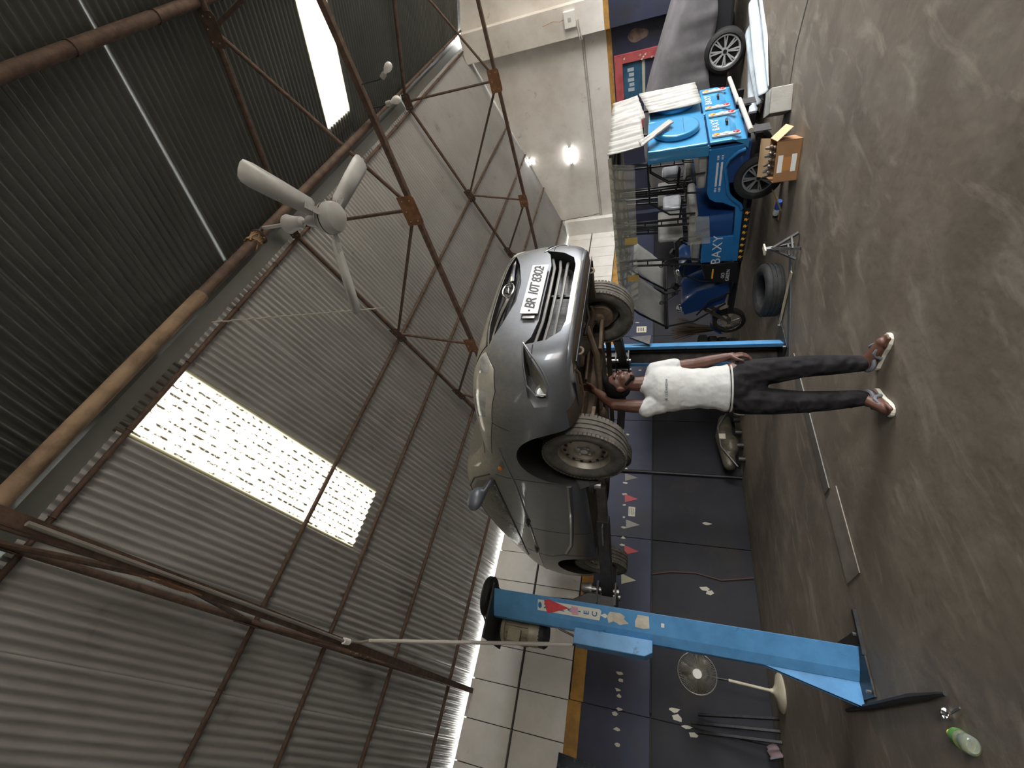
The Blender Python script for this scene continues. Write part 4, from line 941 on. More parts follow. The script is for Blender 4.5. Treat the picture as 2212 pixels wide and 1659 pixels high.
# flip-flops
sole_m = mat('cream_rubber_sole', (.60, .57, .47), .8); strap_m = mat('grey_strap', (.12, .125, .14), .7)
for heel, toe, sg in (((.105, -.075), (.300, .125), 1), ((-.050, -.075), (-.180, .150), -1)):
    h_ = V(*heel, 0); t_ = V(*toe, 0); d_ = (t_ - h_).normalized(); n_ = V(-d_.y, d_.x, 0); L_ = (t_ - h_).length
    out = []
    for u, w in ((0, .012), (.02, .030), (.10, .036), (.3, .033), (.5, .034), (.7, .043), (.85, .044), (.96, .030), (1, .010)): out.append((u, w))
    ring = [h_ + d_ * u * L_ + n_ * w for u, w in out] + [h_ + d_ * u * L_ - n_ * w for u, w in out[::-1]]
    n = len(ring); mb = MB()
    vs = [pw(p.x, p.y, .001) for p in ring] + [pw(p.x, p.y, .024) for p in ring]
    mb.add(vs, [tuple(range(n)), tuple(range(2 * n - 1, n - 1, -1))] + [(i, (i + 1) % n, (i + 1) % n + n, i + n) for i in range(n)])
    so = mb.build('flip_flop', sole_m, PERSON, False, .003)
    tp = h_ + d_ * L_ * .80; band = MB()
    for sd in (-1, 1):
        a = h_ + d_ * L_ * .40 + n_ * sd * .036
        pts = [V(a.x, a.y, .024)] + [V(*(a.lerp(tp, u)[:2]), .024 + .052 * math.sin(pi * min(1, u * 1.0) ** .8) * (1 - .2 * u)) + V(n_.x, n_.y, 0) * sd * .012 * math.sin(pi * u) for u in (.2, .4, .6, .8)] + [V(tp.x, tp.y, .024)]
        band.tube([pw(*p) for p in pts], [.012, .012, .011, .010, .008, .006], 8)
    band.build('strap', strap_m, so)
    # grey ankle band of the sandal
    an = V(.130, -.008, .088) if sg > 0 else V(-.090, -.008, .092)
    MB().tube([pw(an.x + .044 * math.cos(t), an.y + .046 * math.sin(t), an.z - .012 - .012 * math.sin(t)) for t in [2 * pi * i / 20 for i in range(20)]], .013, 8, True).build('ankle_strap', strap_m, so)

# ================================================================ E-RICKSHAWS
rb = mat('rickshaw_blue_paint', (0.05, 0.27, 0.50), 0.3, 0.35, (0.045, 0.23, 0.43), 3, coat=.5)
rb_d = mat('rickshaw_deep_blue', (0.012, 0.05, 0.17), 0.3, 0.2, coat=.4)
rb_n = mat('rickshaw_side_blue', (0.02, 0.16, 0.38), 0.35, 0.2, coat=.3)
frame_m = mat('black_frame_tube', (0.012, 0.012, 0.013), .4, .1)
grey_seat = mat('plastic_covered_seat', (.33, .32, .29), .35, 0, (.22, .21, .19), 6, bump=.5, bscale=14)
def film_mat():
    M = bpy.data.materials.new('clear_wrapping_film'); M.use_nodes = True; nt = M.node_tree; N = nt.nodes; L = nt.links; b = N['Principled BSDF']
    b.inputs['Base Color'].default_value = (.62, .60, .50, 1); b.inputs['Roughness'].default_value = .28
    tr = N.new('ShaderNodeBsdfTransparent'); mx = N.new('ShaderNodeMixShader'); mx.inputs[0].default_value = .36
    tc = N.new('ShaderNodeTexCoord'); nz = N.new('ShaderNodeTexNoise'); nz.inputs['Scale'].default_value = 9; nz.inputs['Detail'].default_value = 5
    L.new(tc.outputs['Object'], nz.inputs['Vector']); bp = N.new('ShaderNodeBump'); bp.inputs['Strength'].default_value = .7; bp.inputs['Distance'].default_value = .02
    L.new(nz.outputs['Fac'], bp.inputs['Height']); L.new(bp.outputs[0], b.inputs['Normal'])
    L.new(tr.outputs[0], mx.inputs[1]); L.new(b.outputs[0], mx.inputs[2]); L.new(mx.outputs[0], N['Material Output'].inputs['Surface']); return M
film = film_mat()
wshield = mat('hazy_windscreen', (.34, .34, .31), .3, 0, (.26, .26, .24), 3, spec=.6)
white_f = mat('white_wrapping_sheet', (.34, .333, .305), .55, 0, (.26, .25, .23), 5, bump=.5, bscale=16)
def crumple(name, quad, mt, parent, nu=14, nv=10, amp=.02, seed=1, folds=6, solid=.002):
    # a rumpled sheet stretched between four corners
    rnd = random.Random(seed); A, B, C2, D2 = [Vector(q) for q in quad]; n = (B - A).cross(D2 - A).normalized()
    ph = [rnd.uniform(0, 6.28) for _ in range(4)]
    def fn(u, v):
        p = A.lerp(B, u).lerp(D2.lerp(C2, u), v)
        w = amp * (math.sin(folds * 6.28 * u + ph[0] + 1.2 * math.sin(2.2 * v + ph[1])) * .65 + .45 * math.sin(folds * 2.3 * u + 2.0 * v + ph[2]) + .25 * math.sin(4 * v + 3 * u + ph[3]))
        return p + n * w
    return MB().grid(fn, nu, nv).build(name, mt, parent, True, solid=solid, angle=80)
def spoked_wheel(name, parent, c, axis, R, w, rim_r, mt_rim, spokes, cap=True):
    wp = empty(name, c, 0, parent); ax = Vector(axis)
    t = tyre_mesh(R, w, rim_r * 1.02, False, 36)
    me = t.mesh('tyre'); rot = Vector((1, 0, 0)).rotation_difference(ax).to_matrix().to_4x4(); me.transform(rot); link('tyre', me, rubber, wp)
    mb = MB(); hw = w / 2
    mb.lathe([(rim_r * 1.03, -hw * .7), (rim_r * 1.03, hw * .8), (rim_r * .95, hw * .82), (rim_r * .90, hw * .6), (rim_r * .90, -hw * .6)], (0, 0, 0), (1, 0, 0), 36)
    for k in range(spokes):
        a = 2 * pi * k / spokes
        for da in (-.10, .10):
            mb.bar((hw * .62, rim_r * .20 * math.cos(a), rim_r * .20 * math.sin(a)), (hw * .66, rim_r * .94 * math.cos(a + da), rim_r * .94 * math.sin(a + da)), rim_r * .09, .022, (1, 0, 0))
    mb.cyl((hw * .3, 0, 0), (hw * .72, 0, 0), rim_r * .24, n=16)
    me = mb.mesh('rim'); me.transform(rot); link('alloy_rim', me, mt_rim, wp)
    mb = MB().cyl((-hw * .5, 0, 0), (hw * .2, 0, 0), rim_r * .86, n=24); me = mb.mesh('d'); me.transform(rot); link('brake_drum', me, well_m, wp)
    mb = MB().cyl((hw * .7, 0, 0), (hw * .8, 0, 0), rim_r * .13, n=14); me = mb.mesh('c'); me.transform(rot); link('hub_cap', me, black_m, wp)
    return wp
def rickshaw(loc):
    K = empty('electric_rickshaw', loc); w = .84
    def P(name, mb, mt, parent=K, **k): return mb.build(name, mt, parent, **k)
    side = [(.04, .43), (.05, .80), (.56, .785), (.63, .755), (.68, .69), (.70, .60), (.78, .455), (1.56, .40), (1.56, .335), (.84, .365), (.75, .40), (.64, .50), (.58, .545), (.26, .605), (.19, .58), (.13, .50), (.10, .43)]
    for x, e in ((0, .03), (w, -.03)):
        P('side_panel', MB().prism(side, (x, 0, 0), (0, 1, 0), (0, 0, 1), (e, 0, 0)), rb_n, smooth=False, bevel=.008)
        P('wheel_arch_lip', MB().tube([(x - e * .3, y, z) for y, z in ((.80, .385), (.74, .41), (.64, .515), (.58, .555), (.26, .618), (.18, .59), (.11, .50), (.09, .43))], .020), rb_n)
        P('rear_pillar', MB().prism([(.0, .80), (.115, .80), (.11, 1.46), (-.04, 1.46)], (x, 0, 0), (0, 1, 0), (0, 0, 1), (e, 0, 0)), rb, smooth=False, bevel=.012)
        P('skirt_strip', MB().bb(min(x, x + e) + .002, max(x, x + e) + .002, .82, 1.56, .275, .345), frame_m, smooth=False)
    # yellow bolts printed along the skirt
    yel = mat('yellow_print', (.75, .38, .03), .5)
    bolt = [(-.02, .022), (.012, .026), (.0, .006), (.022, .004), (-.016, -.028), (-.004, -.004), (-.024, -.002)]
    for k in range(8):
        P('bolt_mark', MB().prism(bolt, (-.001, .87 + .09 * k, .31), (0, 1, 0), (0, 0, 1), (-.002, 0, 0)), yel, smooth=False)
    # decals on the side panel
    wp_ = mat('white_print', (.60, .60, .58), .5)
    for zz in (.700, .655):
        P('side_stripe', MB().bb(-.0025, -.0005, .20, .48, zz - .011, zz + .011), wp_, smooth=False)
        for k in range(3):
            P('side_dash', MB().bb(-.0025, -.0005, .16 - .018 * k, .170 - .018 * k, zz - .011, zz + .011), wp_, smooth=False)
            P('side_dash', MB().bb(-.0025, -.0005, .50 + .018 * k, .510 + .018 * k, zz - .011, zz + .011), wp_, smooth=False)
    # rear: upper tailgate with round cover, lower panel with lamps
    tg = P('tailgate', MB().bb(0, w, -.035, .0, .815, 1.46), rb, smooth=False, bevel=.02)
    cap_ = MB().prism([(.42 + .27 * math.cos(t), 1.14 + .255 * math.sin(t)) for t in [2 * pi * i / 40 for i in range(40)]], (0, -.035, 0), (1, 0, 0), (0, 0, 1), (0, -.07, 0)).build('round_cover', rb, tg, True, .022, 3, angle=30)
    MB().bb(.22, .62, -.109, -.1055, 1.06, 1.064).build('cover_seam', trim_b, cap_, False)
    put_text('cover_lettering', 'GO GREEN', .055, wp_, cap_, (.46, -.107, 1.22), (1, 0, 0), (0, 0, 1), .001)
    lp = P('lower_tail_panel', MB().prism([(-.035, .80), (0, .80), (0, .42), (.06, .42), (.02, .46), (-.035, .58)], (0, 0, 0), (0, 1, 0), (0, 0, 1), (w, 0, 0)), rb, smooth=False, bevel=.012)
    put_text('tail_lettering', 'BAXY', .11, wp_, lp, (.42, -.038, .715), (1, 0, 0), (0, 0, 1), .001, 0, 1.1)
    MB().tube([(.38, -.04, .60), (.38, -.07, .60), (.46, -.07, .60), (.46, -.04, .60)], .012).build('tail_handle', trim_b, lp)
    red_l = mat('red_lens', (.45, .02, .03), .2); cl_l = mat('clear_lens', (.55, .55, .55), .15)
    for xx in (.11, .67):
        lm = MB().bb(xx - .035, xx + .035, -.062, -.035, .485, .775).build('tail_lamp', mat('lamp_housing', (.38, .38, .37), .3, .2), lp, False, .02, 3)
        for zz, mt in ((.73, orange), (.63, cl_l), (.53, red_l)):
            MB().ell((xx, -.062, zz), (.026, .012, .034), 16, 8).build('lamp_lens', mt, lm)
    P('rear_bumper', MB().cyl((-.02, -.10, .41), (w + .02, -.10, .43), .026, n=14), mat('beige_bumper_tube', (.34, .32, .27), .5))
    for xx in (.15, .65): P('bumper_bracket', MB().bar((xx, -.10, .41), (xx, .1, .38), .03, .03), frame_m, smooth=False)
    P('mud_guard', MB().bb(.03, .2, -.06, -.05, .20, .40), rubber, smooth=False, bevel=.01)
    # floor, benches, battery box
    P('floor_pan', MB().bb(.03, w - .03, .05, 2.35, .33, .37), frame_m, smooth=False)
    P('chassis', MB().bb(.12, .18, .0, 2.6, .26, .33).bb(w - .18, w - .12, .0, 2.6, .26, .33), frame_m, smooth=False)
    P('rear_bench_base', MB().bb(.03, w - .03, .03, .48, .37, .80), rb_d, smooth=False, bevel=.01)
    P('rear_seat', MB().bb(.04, w - .04, .06, .52, .80, .90), grey_seat, smooth=True, bevel=.03)
    P('rear_seat_back', MB().bb(.04, w - .04, .02, .10, .90, 1.40), mat('black_seat_cover', (.03, .03, .032), .5), smooth=True, bevel=.03)
    P('bench_base', MB().prism([(.86, .45), (1.18, .44), (1.18, .80), (1.10, .87), (.86, .90)], (.02, 0, 0), (0, 1, 0), (0, 0, 1), (w - .04, 0, 0)), rb_d, smooth=False, bevel=.012)
    P('bench_seat', MB().bb(.03, w - .03, .80, 1.22, .86, .96), grey_seat, smooth=True, bevel=.035)
    P('bench_backrest', MB().bb(.06, w - .06, 1.16, 1.22, 1.02, 1.34), grey_seat, smooth=True, bevel=.025)
    P('headrest', MB().bb(.30, .62, .84, .90, 1.05, 1.28), mat('silver_wrapped_pad', (.55, .57, .58), .3, .2, (.4, .42, .43), 8, bump=.6, bscale=12), smooth=True, bevel=.03)
    db = P('driver_box', MB().bb(.0, .30, 1.17, 1.55, .40, .79), rb_n, smooth=False, bevel=.012)
    put_text('side_lettering', 'BAXY', .165, wp_, db, (-.0015, 1.36, .60), (0, -1, 0), (0, 0, 1), .001, 0, 1.1)
    P('driver_seat', MB().bb(.10, w - .10, 1.26, 1.62, .80, .90), grey_seat, smooth=True, bevel=.03)
    bp = P('black_side_panel', MB().prism([(1.58, .32), (1.92, .30), (1.90, .55), (1.82, .72), (1.58, .78)], (.0, 0, 0), (0, 1, 0), (0, 0, 1), (.02, 0, 0)), frame_m, smooth=False, bevel=.006)
    put_text('panel_lettering', 'GO\nGREEN', .062, wp_, bp, (-.002, 1.78, .46), (0, -1, 0), (0, 0, 1), .001)
    MB().bb(-.003, -.001, 1.66, 1.82, .615, .635).build('orange_line', yel, bp, False)
    # black tube frame and roof
    def fr(*pts, r=.016): return P('frame_tube', MB().tube(pts, r), frame_m)
    for x in (.015, w - .015):
        fr((x, .10, 1.46), (x, .08, 1.84), (x, .5, 1.86)); fr((x, .86, .90), (x, .84, 1.86)); fr((x, .94, .90), (x, .92, 1.4), (x, .90, 1.86))
        fr((x, 1.50, .80), (x, 1.46, 1.0), (x, 1.42, 1.86)); fr((x, 1.58, .78), (x, 1.55, 1.02), (x, 1.50, 1.86)); fr((x, .08, 1.46), (x, .60, 1.44), (x, .78, 1.2), (x, .80, .90), r=.012)
        fr((x, .60, 1.06), (x, .84, 1.08), r=.012); fr((x, .3, .82), (x, .32, 1.02), (x, .42, 1.06), (x, .52, 1.02), (x, .54, .84), r=.012)
        for z in (1.1, 1.3, 1.5, 1.7):
            fr((x, .85, z), (x, .92, z), r=.008); fr((x, 1.45, z - .02), (x, 1.53, z - .02), r=.008)
        fr((x, 1.12, .80), (x, 1.14, 1.06), (x, 1.20, 1.12), (x, 1.42, 1.10), r=.013); fr((x, 1.52, .98), (x, 1.74, 1.0), (x, 1.86, .78), (x, 1.9, .5), r=.012)
        fr((x, 1.50, 1.84), (x, 2.2, 1.82), (x, 2.42, 1.62), (x, 2.72, 1.22))
        fr((x, 2.72, 1.22), (x, 2.62, .80), (x, 2.3, .40), r=.013)
        fr((x, 1.9, .34), (x, 2.1, .36), (x, 2.25, .62), (x, 2.5, .78), r=.012)
    for y, z in ((.06, 1.84), (.84, 1.86), (1.44, 1.86), (2.2, 1.82), (2.72, 1.22)): fr((.0, y, z), (w, y, z), r=.014)
    rf = P('roof', MB().grid(lambda u, v: (-.03 + (w + .06) * u, -.05 + 2.3 * v, 1.875 + .035 * math.sin(pi * u) + .008 * math.sin(pi * v)), 10, 8), mat('olive_canopy', (.20, .19, .15), .7), solid=.02)
    P('roof_rim', MB().tube([(-.035, -.05, 1.88), (-.035, 2.25, 1.875)], .022).tube([(w + .035, -.05, 1.88), (w + .035, 2.25, 1.875)], .022), mat('ribbed_cream_trim', (.55, .53, .42), .6, 0, (.4, .38, .3), 60))
    # windscreen
    P('windscreen', MB().grid(lambda u, v: (.01 + (w - .02) * u, 2.74 - .52 * v + .05 * math.sin(pi * u), 1.22 + .58 * v - .05 * v * v), 8, 6), wshield, solid=.006)
    P('windscreen_sill', MB().bar((0, 2.75, 1.21), (w, 2.75, 1.21), .03, .06), frame_m, smooth=False, bevel=.008)
    # fairing, handlebar, head lamp, fork, wheels
    P('front_fairing', MB().grid(lambda u, v: (.12 + .60 * u, 2.05 + .42 * v ** .8 + .13 * math.sin(pi * u), .42 + .56 * math.sin(v * pi * .62)), 10, 8), rb_d, solid=.02)
    P('leg_shield', MB().prism([(1.95, .36), (2.35, .40), (2.55, .95), (2.35, 1.02), (2.1, .80)], (.08, 0, 0), (0, 1, 0), (0, 0, 1), (.02, 0, 0)), rb_d, smooth=False, bevel=.01)
    P('handlebar', MB().tube([(.05, 2.12, 1.12), (.2, 2.22, 1.06), (.38, 2.30, 1.04), (.46, 2.30, 1.04), (.64, 2.22, 1.06), (.79, 2.12, 1.12)], .013), chrome)
    for xx in (.07, .77): P('grip', MB().cyl((xx - .04, 2.09, 1.135), (xx + .05, 2.14, 1.105), .018, n=10), rubber)
    P('speedometer', MB().cyl((.42, 2.28, 1.05), (.42, 2.22, 1.12), .05, n=16), black_m)
    P('head_lamp', MB().lathe([(0, .0), (.05, .02), (.075, .06), (.08, .085), (.06, .10), (0, .105)], (.42, 2.62, .98), (0, 1, 0), 20), chrome)
    P('mirror', MB().tube([(.06, 2.14, 1.12), (.02, 2.2, 1.25)], .007).ell((.0, 2.21, 1.29), (.05, .012, .035)), black_m)
    for xx in (.35, .49):
        P('fork_leg', MB().cyl((xx, 2.52, .85), (xx, 2.98, .26), .020, n=10).cyl((xx, 2.70, .62), (xx, 2.90, .36), .030, n=10), steel_b)
        P('fork_spring', MB().tube([(xx + .032 * math.cos(t * 5), 2.56 + .10 * t / 6, .80 - .13 * t / 6 + .032 * math.sin(t * 5) * .5) for t in [i * .12 for i in range(80)]], .005, 5), steel_d)
    P('front_mudguard', MB().grid(lambda u, v: (.36 + .12 * v, 3.0 + .275 * math.cos(.3 + 2.2 * u), .25 + .275 * math.sin(.3 + 2.2 * u)), 14, 2), rb_d, solid=.004)
    fw = empty('front_wheel', (.42, 3.02, .245), 0, K)
    tm = tyre_mesh(.245, .09, .185, False, 36); tm.build('tyre', rubber, fw)
    rimm = MB().tube([(0.02 * s, .19 * math.cos(t), .19 * math.sin(t)) for s in (1,) for t in [2 * pi * i / 36 for i in range(36)]], .012, 8, True).tube([(-.02, .19 * math.cos(t), .19 * math.sin(t)) for t in [2 * pi * i / 36 for i in range(36)]], .012, 8, True)
    rimm.build('chrome_rim', chrome, fw)
    sp = MB(); sp.cyl((-.05, 0, 0), (.05, 0, 0), .035, n=14)
    for k in range(18):
        a = 2 * pi * k / 18; sp.cyl((.03 * (-1) ** k, .03 * math.cos(a), .03 * math.sin(a)), (0, .185 * math.cos(a + .15 * (-1) ** k), .185 * math.sin(a + .15 * (-1) ** k)), .003, n=5)
    sp.build('spokes', steel_b, fw)
    for x, ax in ((.045, (-1, 0, 0)), (w - .045, (1, 0, 0))):
        spoked_wheel('rear_wheel', K, (x, .45, .255), ax, .255, .11, .165, mat('silver_rim', (.32, .32, .31), .4, .6), 7)
    P('rear_axle', MB().cyl((.05, .45, .255), (w - .05, .45, .255), .03, n=10).ell((.42, .45, .255), (.09, .10, .09)), frame_m)
    return K
R1 = rickshaw((5.36, 2.36, 0)); setp(R1, 'bright blue electric rickshaw wrapped in plastic beside the far lift post', 'rickshaw', 'blue electric rickshaws')
R2 = copy_tree(R1); R2.location = (6.42, 2.46, 0); setp(R2, 'second blue electric rickshaw, half hidden between its twin and the covered car', 'rickshaw', 'blue electric rickshaws')
# wrapping plastic belongs to the vehicles it is taped on
crumple('plastic_wrap', [(-.06, .0, 1.90), (-.06, 2.2, 1.90), (-.05, 2.05, 1.62), (-.07, .05, 1.60)], film, R1, 120, 10, .014, 3, 16, 0)
crumple('plastic_wrap', [(-.05, -.09, 1.90), (.88, -.09, 1.91), (.86, -.12, 1.55), (-.04, -.13, 1.48)], white_f, R1, 70, 8, .022, 5, 9)
crumple('plastic_wrap', [(-.03, -.13, 1.52), (.10, -.14, 1.56), (.50, -.16, 1.22), (.40, -.16, 1.17)], white_f, R1, 8, 10, .012, 8, 3)
crumple('plastic_wrap', [(.12, -.12, 1.45), (.90, -.12, 1.60), (.86, -.13, .86), (.12, -.14, .82)], white_f, R2, 80, 8, .016, 9, 12)
crumple('plastic_wrap', [(-.04, -.08, 1.94), (.84, -.08, 1.96), (.80, -.14, 1.62), (.0, -.14, 1.50)], white_f, R2, 60, 8, .022, 11, 8)
if False: crumple('plastic_wrap', [(-.012, 1.42, .70), (-.012, 1.58, .80), (-.014, 1.58, .42), (-.014, 1.50, .42)], film, R1, 8, 6, .006, 12, 3, 0)
crumple('seat_wrap', [(-.02, .82, .97), (-.02, 1.24, .97), (-.03, 1.22, .70), (-.03, .84, .74)], film, R1, 10, 6, .01, 14, 3, 0)
ytag = mat('yellow_paper_tag', (.55, .38, .10), .7)
for y in (1.05, 1.66): MB().bb(-.075, -.072, y - .05, y + .05, 1.60, 1.76).build('paper_tag', ytag, R1, False)

# ================================================================ COVERED CAR
CC = empty('covered_car', (9.15, 3.0, 0)); setp(CC, 'parked car under a grey fabric cover, its alloy wheel showing', 'car')
cover_m_ = mat('grey_car_cover', (.165, .155, .16), .6, 0, (.115, .108, .112), 2.5, bump=.3, bscale=6)
prof = [(-2.6, .70), (-2.3, .86), (-1.7, 1.0), (-1.2, 1.08), (-.85, 1.2), (0, 1.50), (.35, 1.60), (1.2, 1.62), (1.9, 1.5), (2.2, 1.1), (2.3, .8)]
def topz(y):
    for (a, b), (c, d) in zip(prof, prof[1:]):
        if y <= c: return b + (d - b) * max(0, (y - a)) / (c - a)
    return prof[-1][1]
rnd = random.Random(4)
def cov(u, v):
    y = -2.6 + 4.9 * u; zt = topz(y); half = .86 - (.25 * max(0, abs(y + .15) - 2.0))
    s = v * 2 - 1; a = abs(s); sg = 1 if s > 0 else -1
    ks = [(0, 0, zt), (.3, .45, zt - .02), (.48, .68, zt - .12), (.62, .80, min(.98, zt - .15)), (.8, .86, .75), (1.0, .88, .50 - .04 * math.sin(5 * y))]
    for (a0, x0, z0), (a1, x1, z1) in zip(ks, ks[1:]):
        if a <= a1 + 1e-9:
            k = (a - a0) / (a1 - a0); x = x0 + (x1 - x0) * k; z = z0 + (z1 - z0) * k; break
    fold = .022 * math.sin(y * 13 + 2 * a) * max(0, a - .35) + .012 * math.sin(y * 29 + 5 * a) * max(0, a - .45)
    return (.87 + sg * (x * half / .86 + fold), y, z)
MB().grid(cov, 90, 40).build('fabric_cover', cover_m_, CC, True, solid=.004, angle=180)
low = MB().prism([(-2.45, .28), (-2.5, .60), (2.2, .62), (2.15, .30), (1.7, .22), (-1.9, .22)], (.06, 0, 0), (0, 1, 0), (0, 0, 1), (1.6, 0, 0)).build('lower_body', mat('dark_car_lower', (.02, .02, .022), .5), CC, False, .04)
for y in (-.45, 2.0 - .05):
    for x, ax in ((.02, (-1, 0, 0)), (1.72, (1, 0, 0))):
        spoked_wheel('wheel', CC, (x, y, .31), ax, .31, .20, .225, alloy, 8)
crumple('white_sheet', [(8.95, 1.55, .02), (8.5, 2.50, .10), (7.0, 2.75, .14), (6.62, 2.32, .02)], mat('pale_blue_sheet', (.36, .40, .42), .5, 0, (.26, .30, .32), 4, bump=.4, bscale=10), None, 20, 40, .06, 21, 3)
o = bpy.data.objects['white_sheet']; setp(o, 'crumpled pale blue plastic sheet on the floor in front of the covered car', 'plastic sheet')

# ================================================================ CEILING FAN AND LAMPS
fan = empty('ceiling_fan', (2.25, 1.06, 3.33)); setp(fan, 'white three-blade ceiling fan hanging from the roof pipe', 'ceiling fan')
fan_w = mat('fan_white_enamel', (.43, .44, .43), .38, 0, (.35, .355, .34), 5)
MB().lathe([(0, -.075), (.05, -.072), (.088, -.055), (.098, -.03), (.10, .0), (.098, .03), (.085, .055), (.05, .075), (.035, .08)], (0, 0, 0), (0, 0, 1), 32).build('motor_housing', fan_w, fan)
MB().lathe([(.1005, -.004), (.102, 0), (.1005, .004)], (0, 0, .012), (0, 0, 1), 32).build('housing_seam', trim_b, fan)
MB().cyl((0, 0, .07), (0, 0, .56), .012, n=12).build('down_rod', fan_w, fan)
MB().lathe([(.014, .0), (.055, .02), (.042, .07), (.030, .11), (.014, .12)], (0, 0, .07), (0, 0, 1), 20).build('lower_canopy', fan_w, fan)
MB().lathe([(.014, .0), (.035, .01), (.042, .06), (.062, .12), (.06, .13), (0, .13)], (0, 0, .22), (0, 0, 1), 20).build('upper_canopy', fan_w, fan)
MB().tube([(0, .055 + .05 * math.cos(t), .645 + .05 * math.sin(t)) for t in [2 * pi * i / 20 for i in range(20)]], .007, 6, True).tube([(0, 0, .55), (.01, .02, .6), (0, .055, .60)], .008).build('hook', rust, fan)
for k, a in enumerate((352, 114, 232)):
    a = math.radians(a); d = V(math.cos(a), math.sin(a), 0); n = V(-d.y, d.x, 0)
    ol = [(.13, .045), (.16, .058), (.40, .064), (.56, .066), (.615, .058), (.63, .035), (.635, 0), (.63, -.035), (.61, -.052), (.56, -.058), (.40, -.056), (.16, -.045), (.13, -.035)]
    tilt = lambda p: V(0, 0, .20 * p)
    vs = [d * u + n * w_ + V(0, 0, .012 - .17 * w_ + .10 * w_ * w_ * 4) for u, w_ in ol]
    b = MB().add(vs, [tuple(range(len(vs)))]).build('fan_blade', fan_w, fan, True, solid=.003)
    MB().bar(d * .085 + V(0, 0, .0), d * .21 + V(0, 0, .004), .04, .005).build('blade_arm', fan_w, b, False)
    sc = MB()
    for u, w_ in ((.15, .02), (.15, -.015), (.195, .0)): q = d * u + n * w_ + V(0, 0, .001); sc.ell(q, (.005, .005, .003), 8, 5)
    sc.build('screw_heads', chrome, b)
o = MB().tube([(2.2 + .06 * math.sin(i * 1.9), 1.115 + .045 * math.cos(i * 1.3), 3.975 + .045 * math.sin(i * 1.3) + .004 * i % .01) for i in range(40)], .006, 5).build('jute_string', mat('brown_jute', (.28, .18, .10), .9)); setp(o, 'tangle of brown jute string wound on the pipe above the ceiling fan', 'string')
o = MB().tube([(2.5 + 1.76 * u + .004 * math.sin(u * 90), 2.05 + 1.38 * u + .004 * math.cos(u * 90), 5.62 - .52 * u - .05 * math.sin(pi * u)) for u in [i / 60 for i in range(61)]], .007, 6).build('twisted_wire', mat('grey_twisted_wire', (.45, .43, .38), .7)); setp(o, 'pale twisted wire stretched below the roof from the ridge to the middle truss', 'wire')
bulb_m = mat('opal_bulb', (.80, .80, .78), .3)
def bulb(loc, d, label):
    r = empty('light_bulb', loc); setp(r, label, 'light bulb', 'bulbs on the middle truss'); d = Vector(d)
    MB().lathe([(0, .0), (.022, 0), (.024, .03), (.02, .05)], (0, 0, 0), d, 16).build('holder', mat('dusty_holder', (.35, .33, .28), .7), r)
    MB().lathe([(.014, .045), (.016, .06), (.030, .085), (.034, .11), (.028, .135), (.014, .148), (0, .15)], (0, 0, 0), d, 20).build('globe', bulb_m, r)
    MB().tube([(0, 0, 0), (0.01, .01, .06), (-.02, .0, .14), (-.05, -.0, .21)], .006).build('flex', black_m, r)
bulb((4.20, .80, 3.68), (.15, -.45, -.65), 'white bulb nearest the narrow skylight, hung from the middle truss')
bulb((4.20, 1.0, 3.74), (.1, -.1, -.9), 'white bulb nearer the ceiling fan, hung from the middle truss')
def tube_light(loc, L_, label, on=True):
    r = empty('tube_light', loc); setp(r, label, 'tube light', 'tube lights on the gable wall')
    MB().bb(-.02, .0, -L_ / 2 - .02, L_ / 2 + .02, -.025, .025).build('batten', white_p, r, False, .004)
    MB().cyl((-.035, -L_ / 2, 0), (-.035, L_ / 2, 0), .016, n=12).build('lit_tube', mat('lit_tube_glass', (.9, .9, .9), .3, emit=(1, .97, .95), estr=45.0), r)
    for e in (-1, 1): MB().cyl((-.035, e * (L_ / 2 - .03), 0), (-.035, e * (L_ / 2 + .015), 0), .018, n=12).build('end_cap', white_p, r)
tube_light((XG - .002, 4.98, 3.57), .45, 'short lit tube light on the pale gable wall')
tube_light((XG - .002, 4.97, 4.70), .18, 'small lit lamp high on the gable wall just under the roof edge')
jb = empty('junction_box', (XG - .25, 2.10, 3.12)); setp(jb, 'white electrical box on the wall pier with conduits leaving it', 'electrical box')
MB().bb(-.07, 0, -.15, .15, -.12, .13).build('box_body', white_p, jb, False, .01)
MB().bb(-.078, -.07, -.14, .14, -.11, .12).build('box_cover', white_p, jb, False, .006)
MB().bb(-.081, -.078, -.035, .035, -.03, .04).build('box_label', mat('grey_label', (.45, .45, .44), .6), jb, False)
MB().tube([(-.04, -.02, .13), (-.05, .0, .22), (-.03, -.03, .36), (-.04, .0, .6)], .006).build('lead_wire', mat('copper_wire', (.4, .2, .12), .5), jb)
for k, dz in enumerate((0, .045)):
    o = MB().tube([(XG - .27, 2.14, 3.0 - dz), (XG - .27, 2.40, 2.97 - dz), (XG - .26, 2.50, 2.955 - dz), (XG - .02, 2.52, 2.95 - dz), (XG - .02, 6.82, 2.95 - dz)], .012).build('wall_conduit', grey_pvc)
    setp(o, 'upper grey conduit running along the gable wall from the white box' if k == 0 else 'lower grey conduit running along the gable wall from the white box', 'conduit')
    for q in range(9): MB().bb(XG - .035, XG, 2.8 + .48 * q, 2.83 + .48 * q, 2.935 - dz, 2.965 - dz).build('pipe_clip', grey_pvc, o, False)
o = MB().tube([(XG - .02, 6.75, 2.95), (XG - .05, 6.78, 3.3), (XG - .03, 6.82, 3.9), (XG - .05, 6.85, 4.15)], .008).build('hanging_wire', black_m); setp(o, 'dark wire rising from the conduit to the roof near the room corner', 'wire')

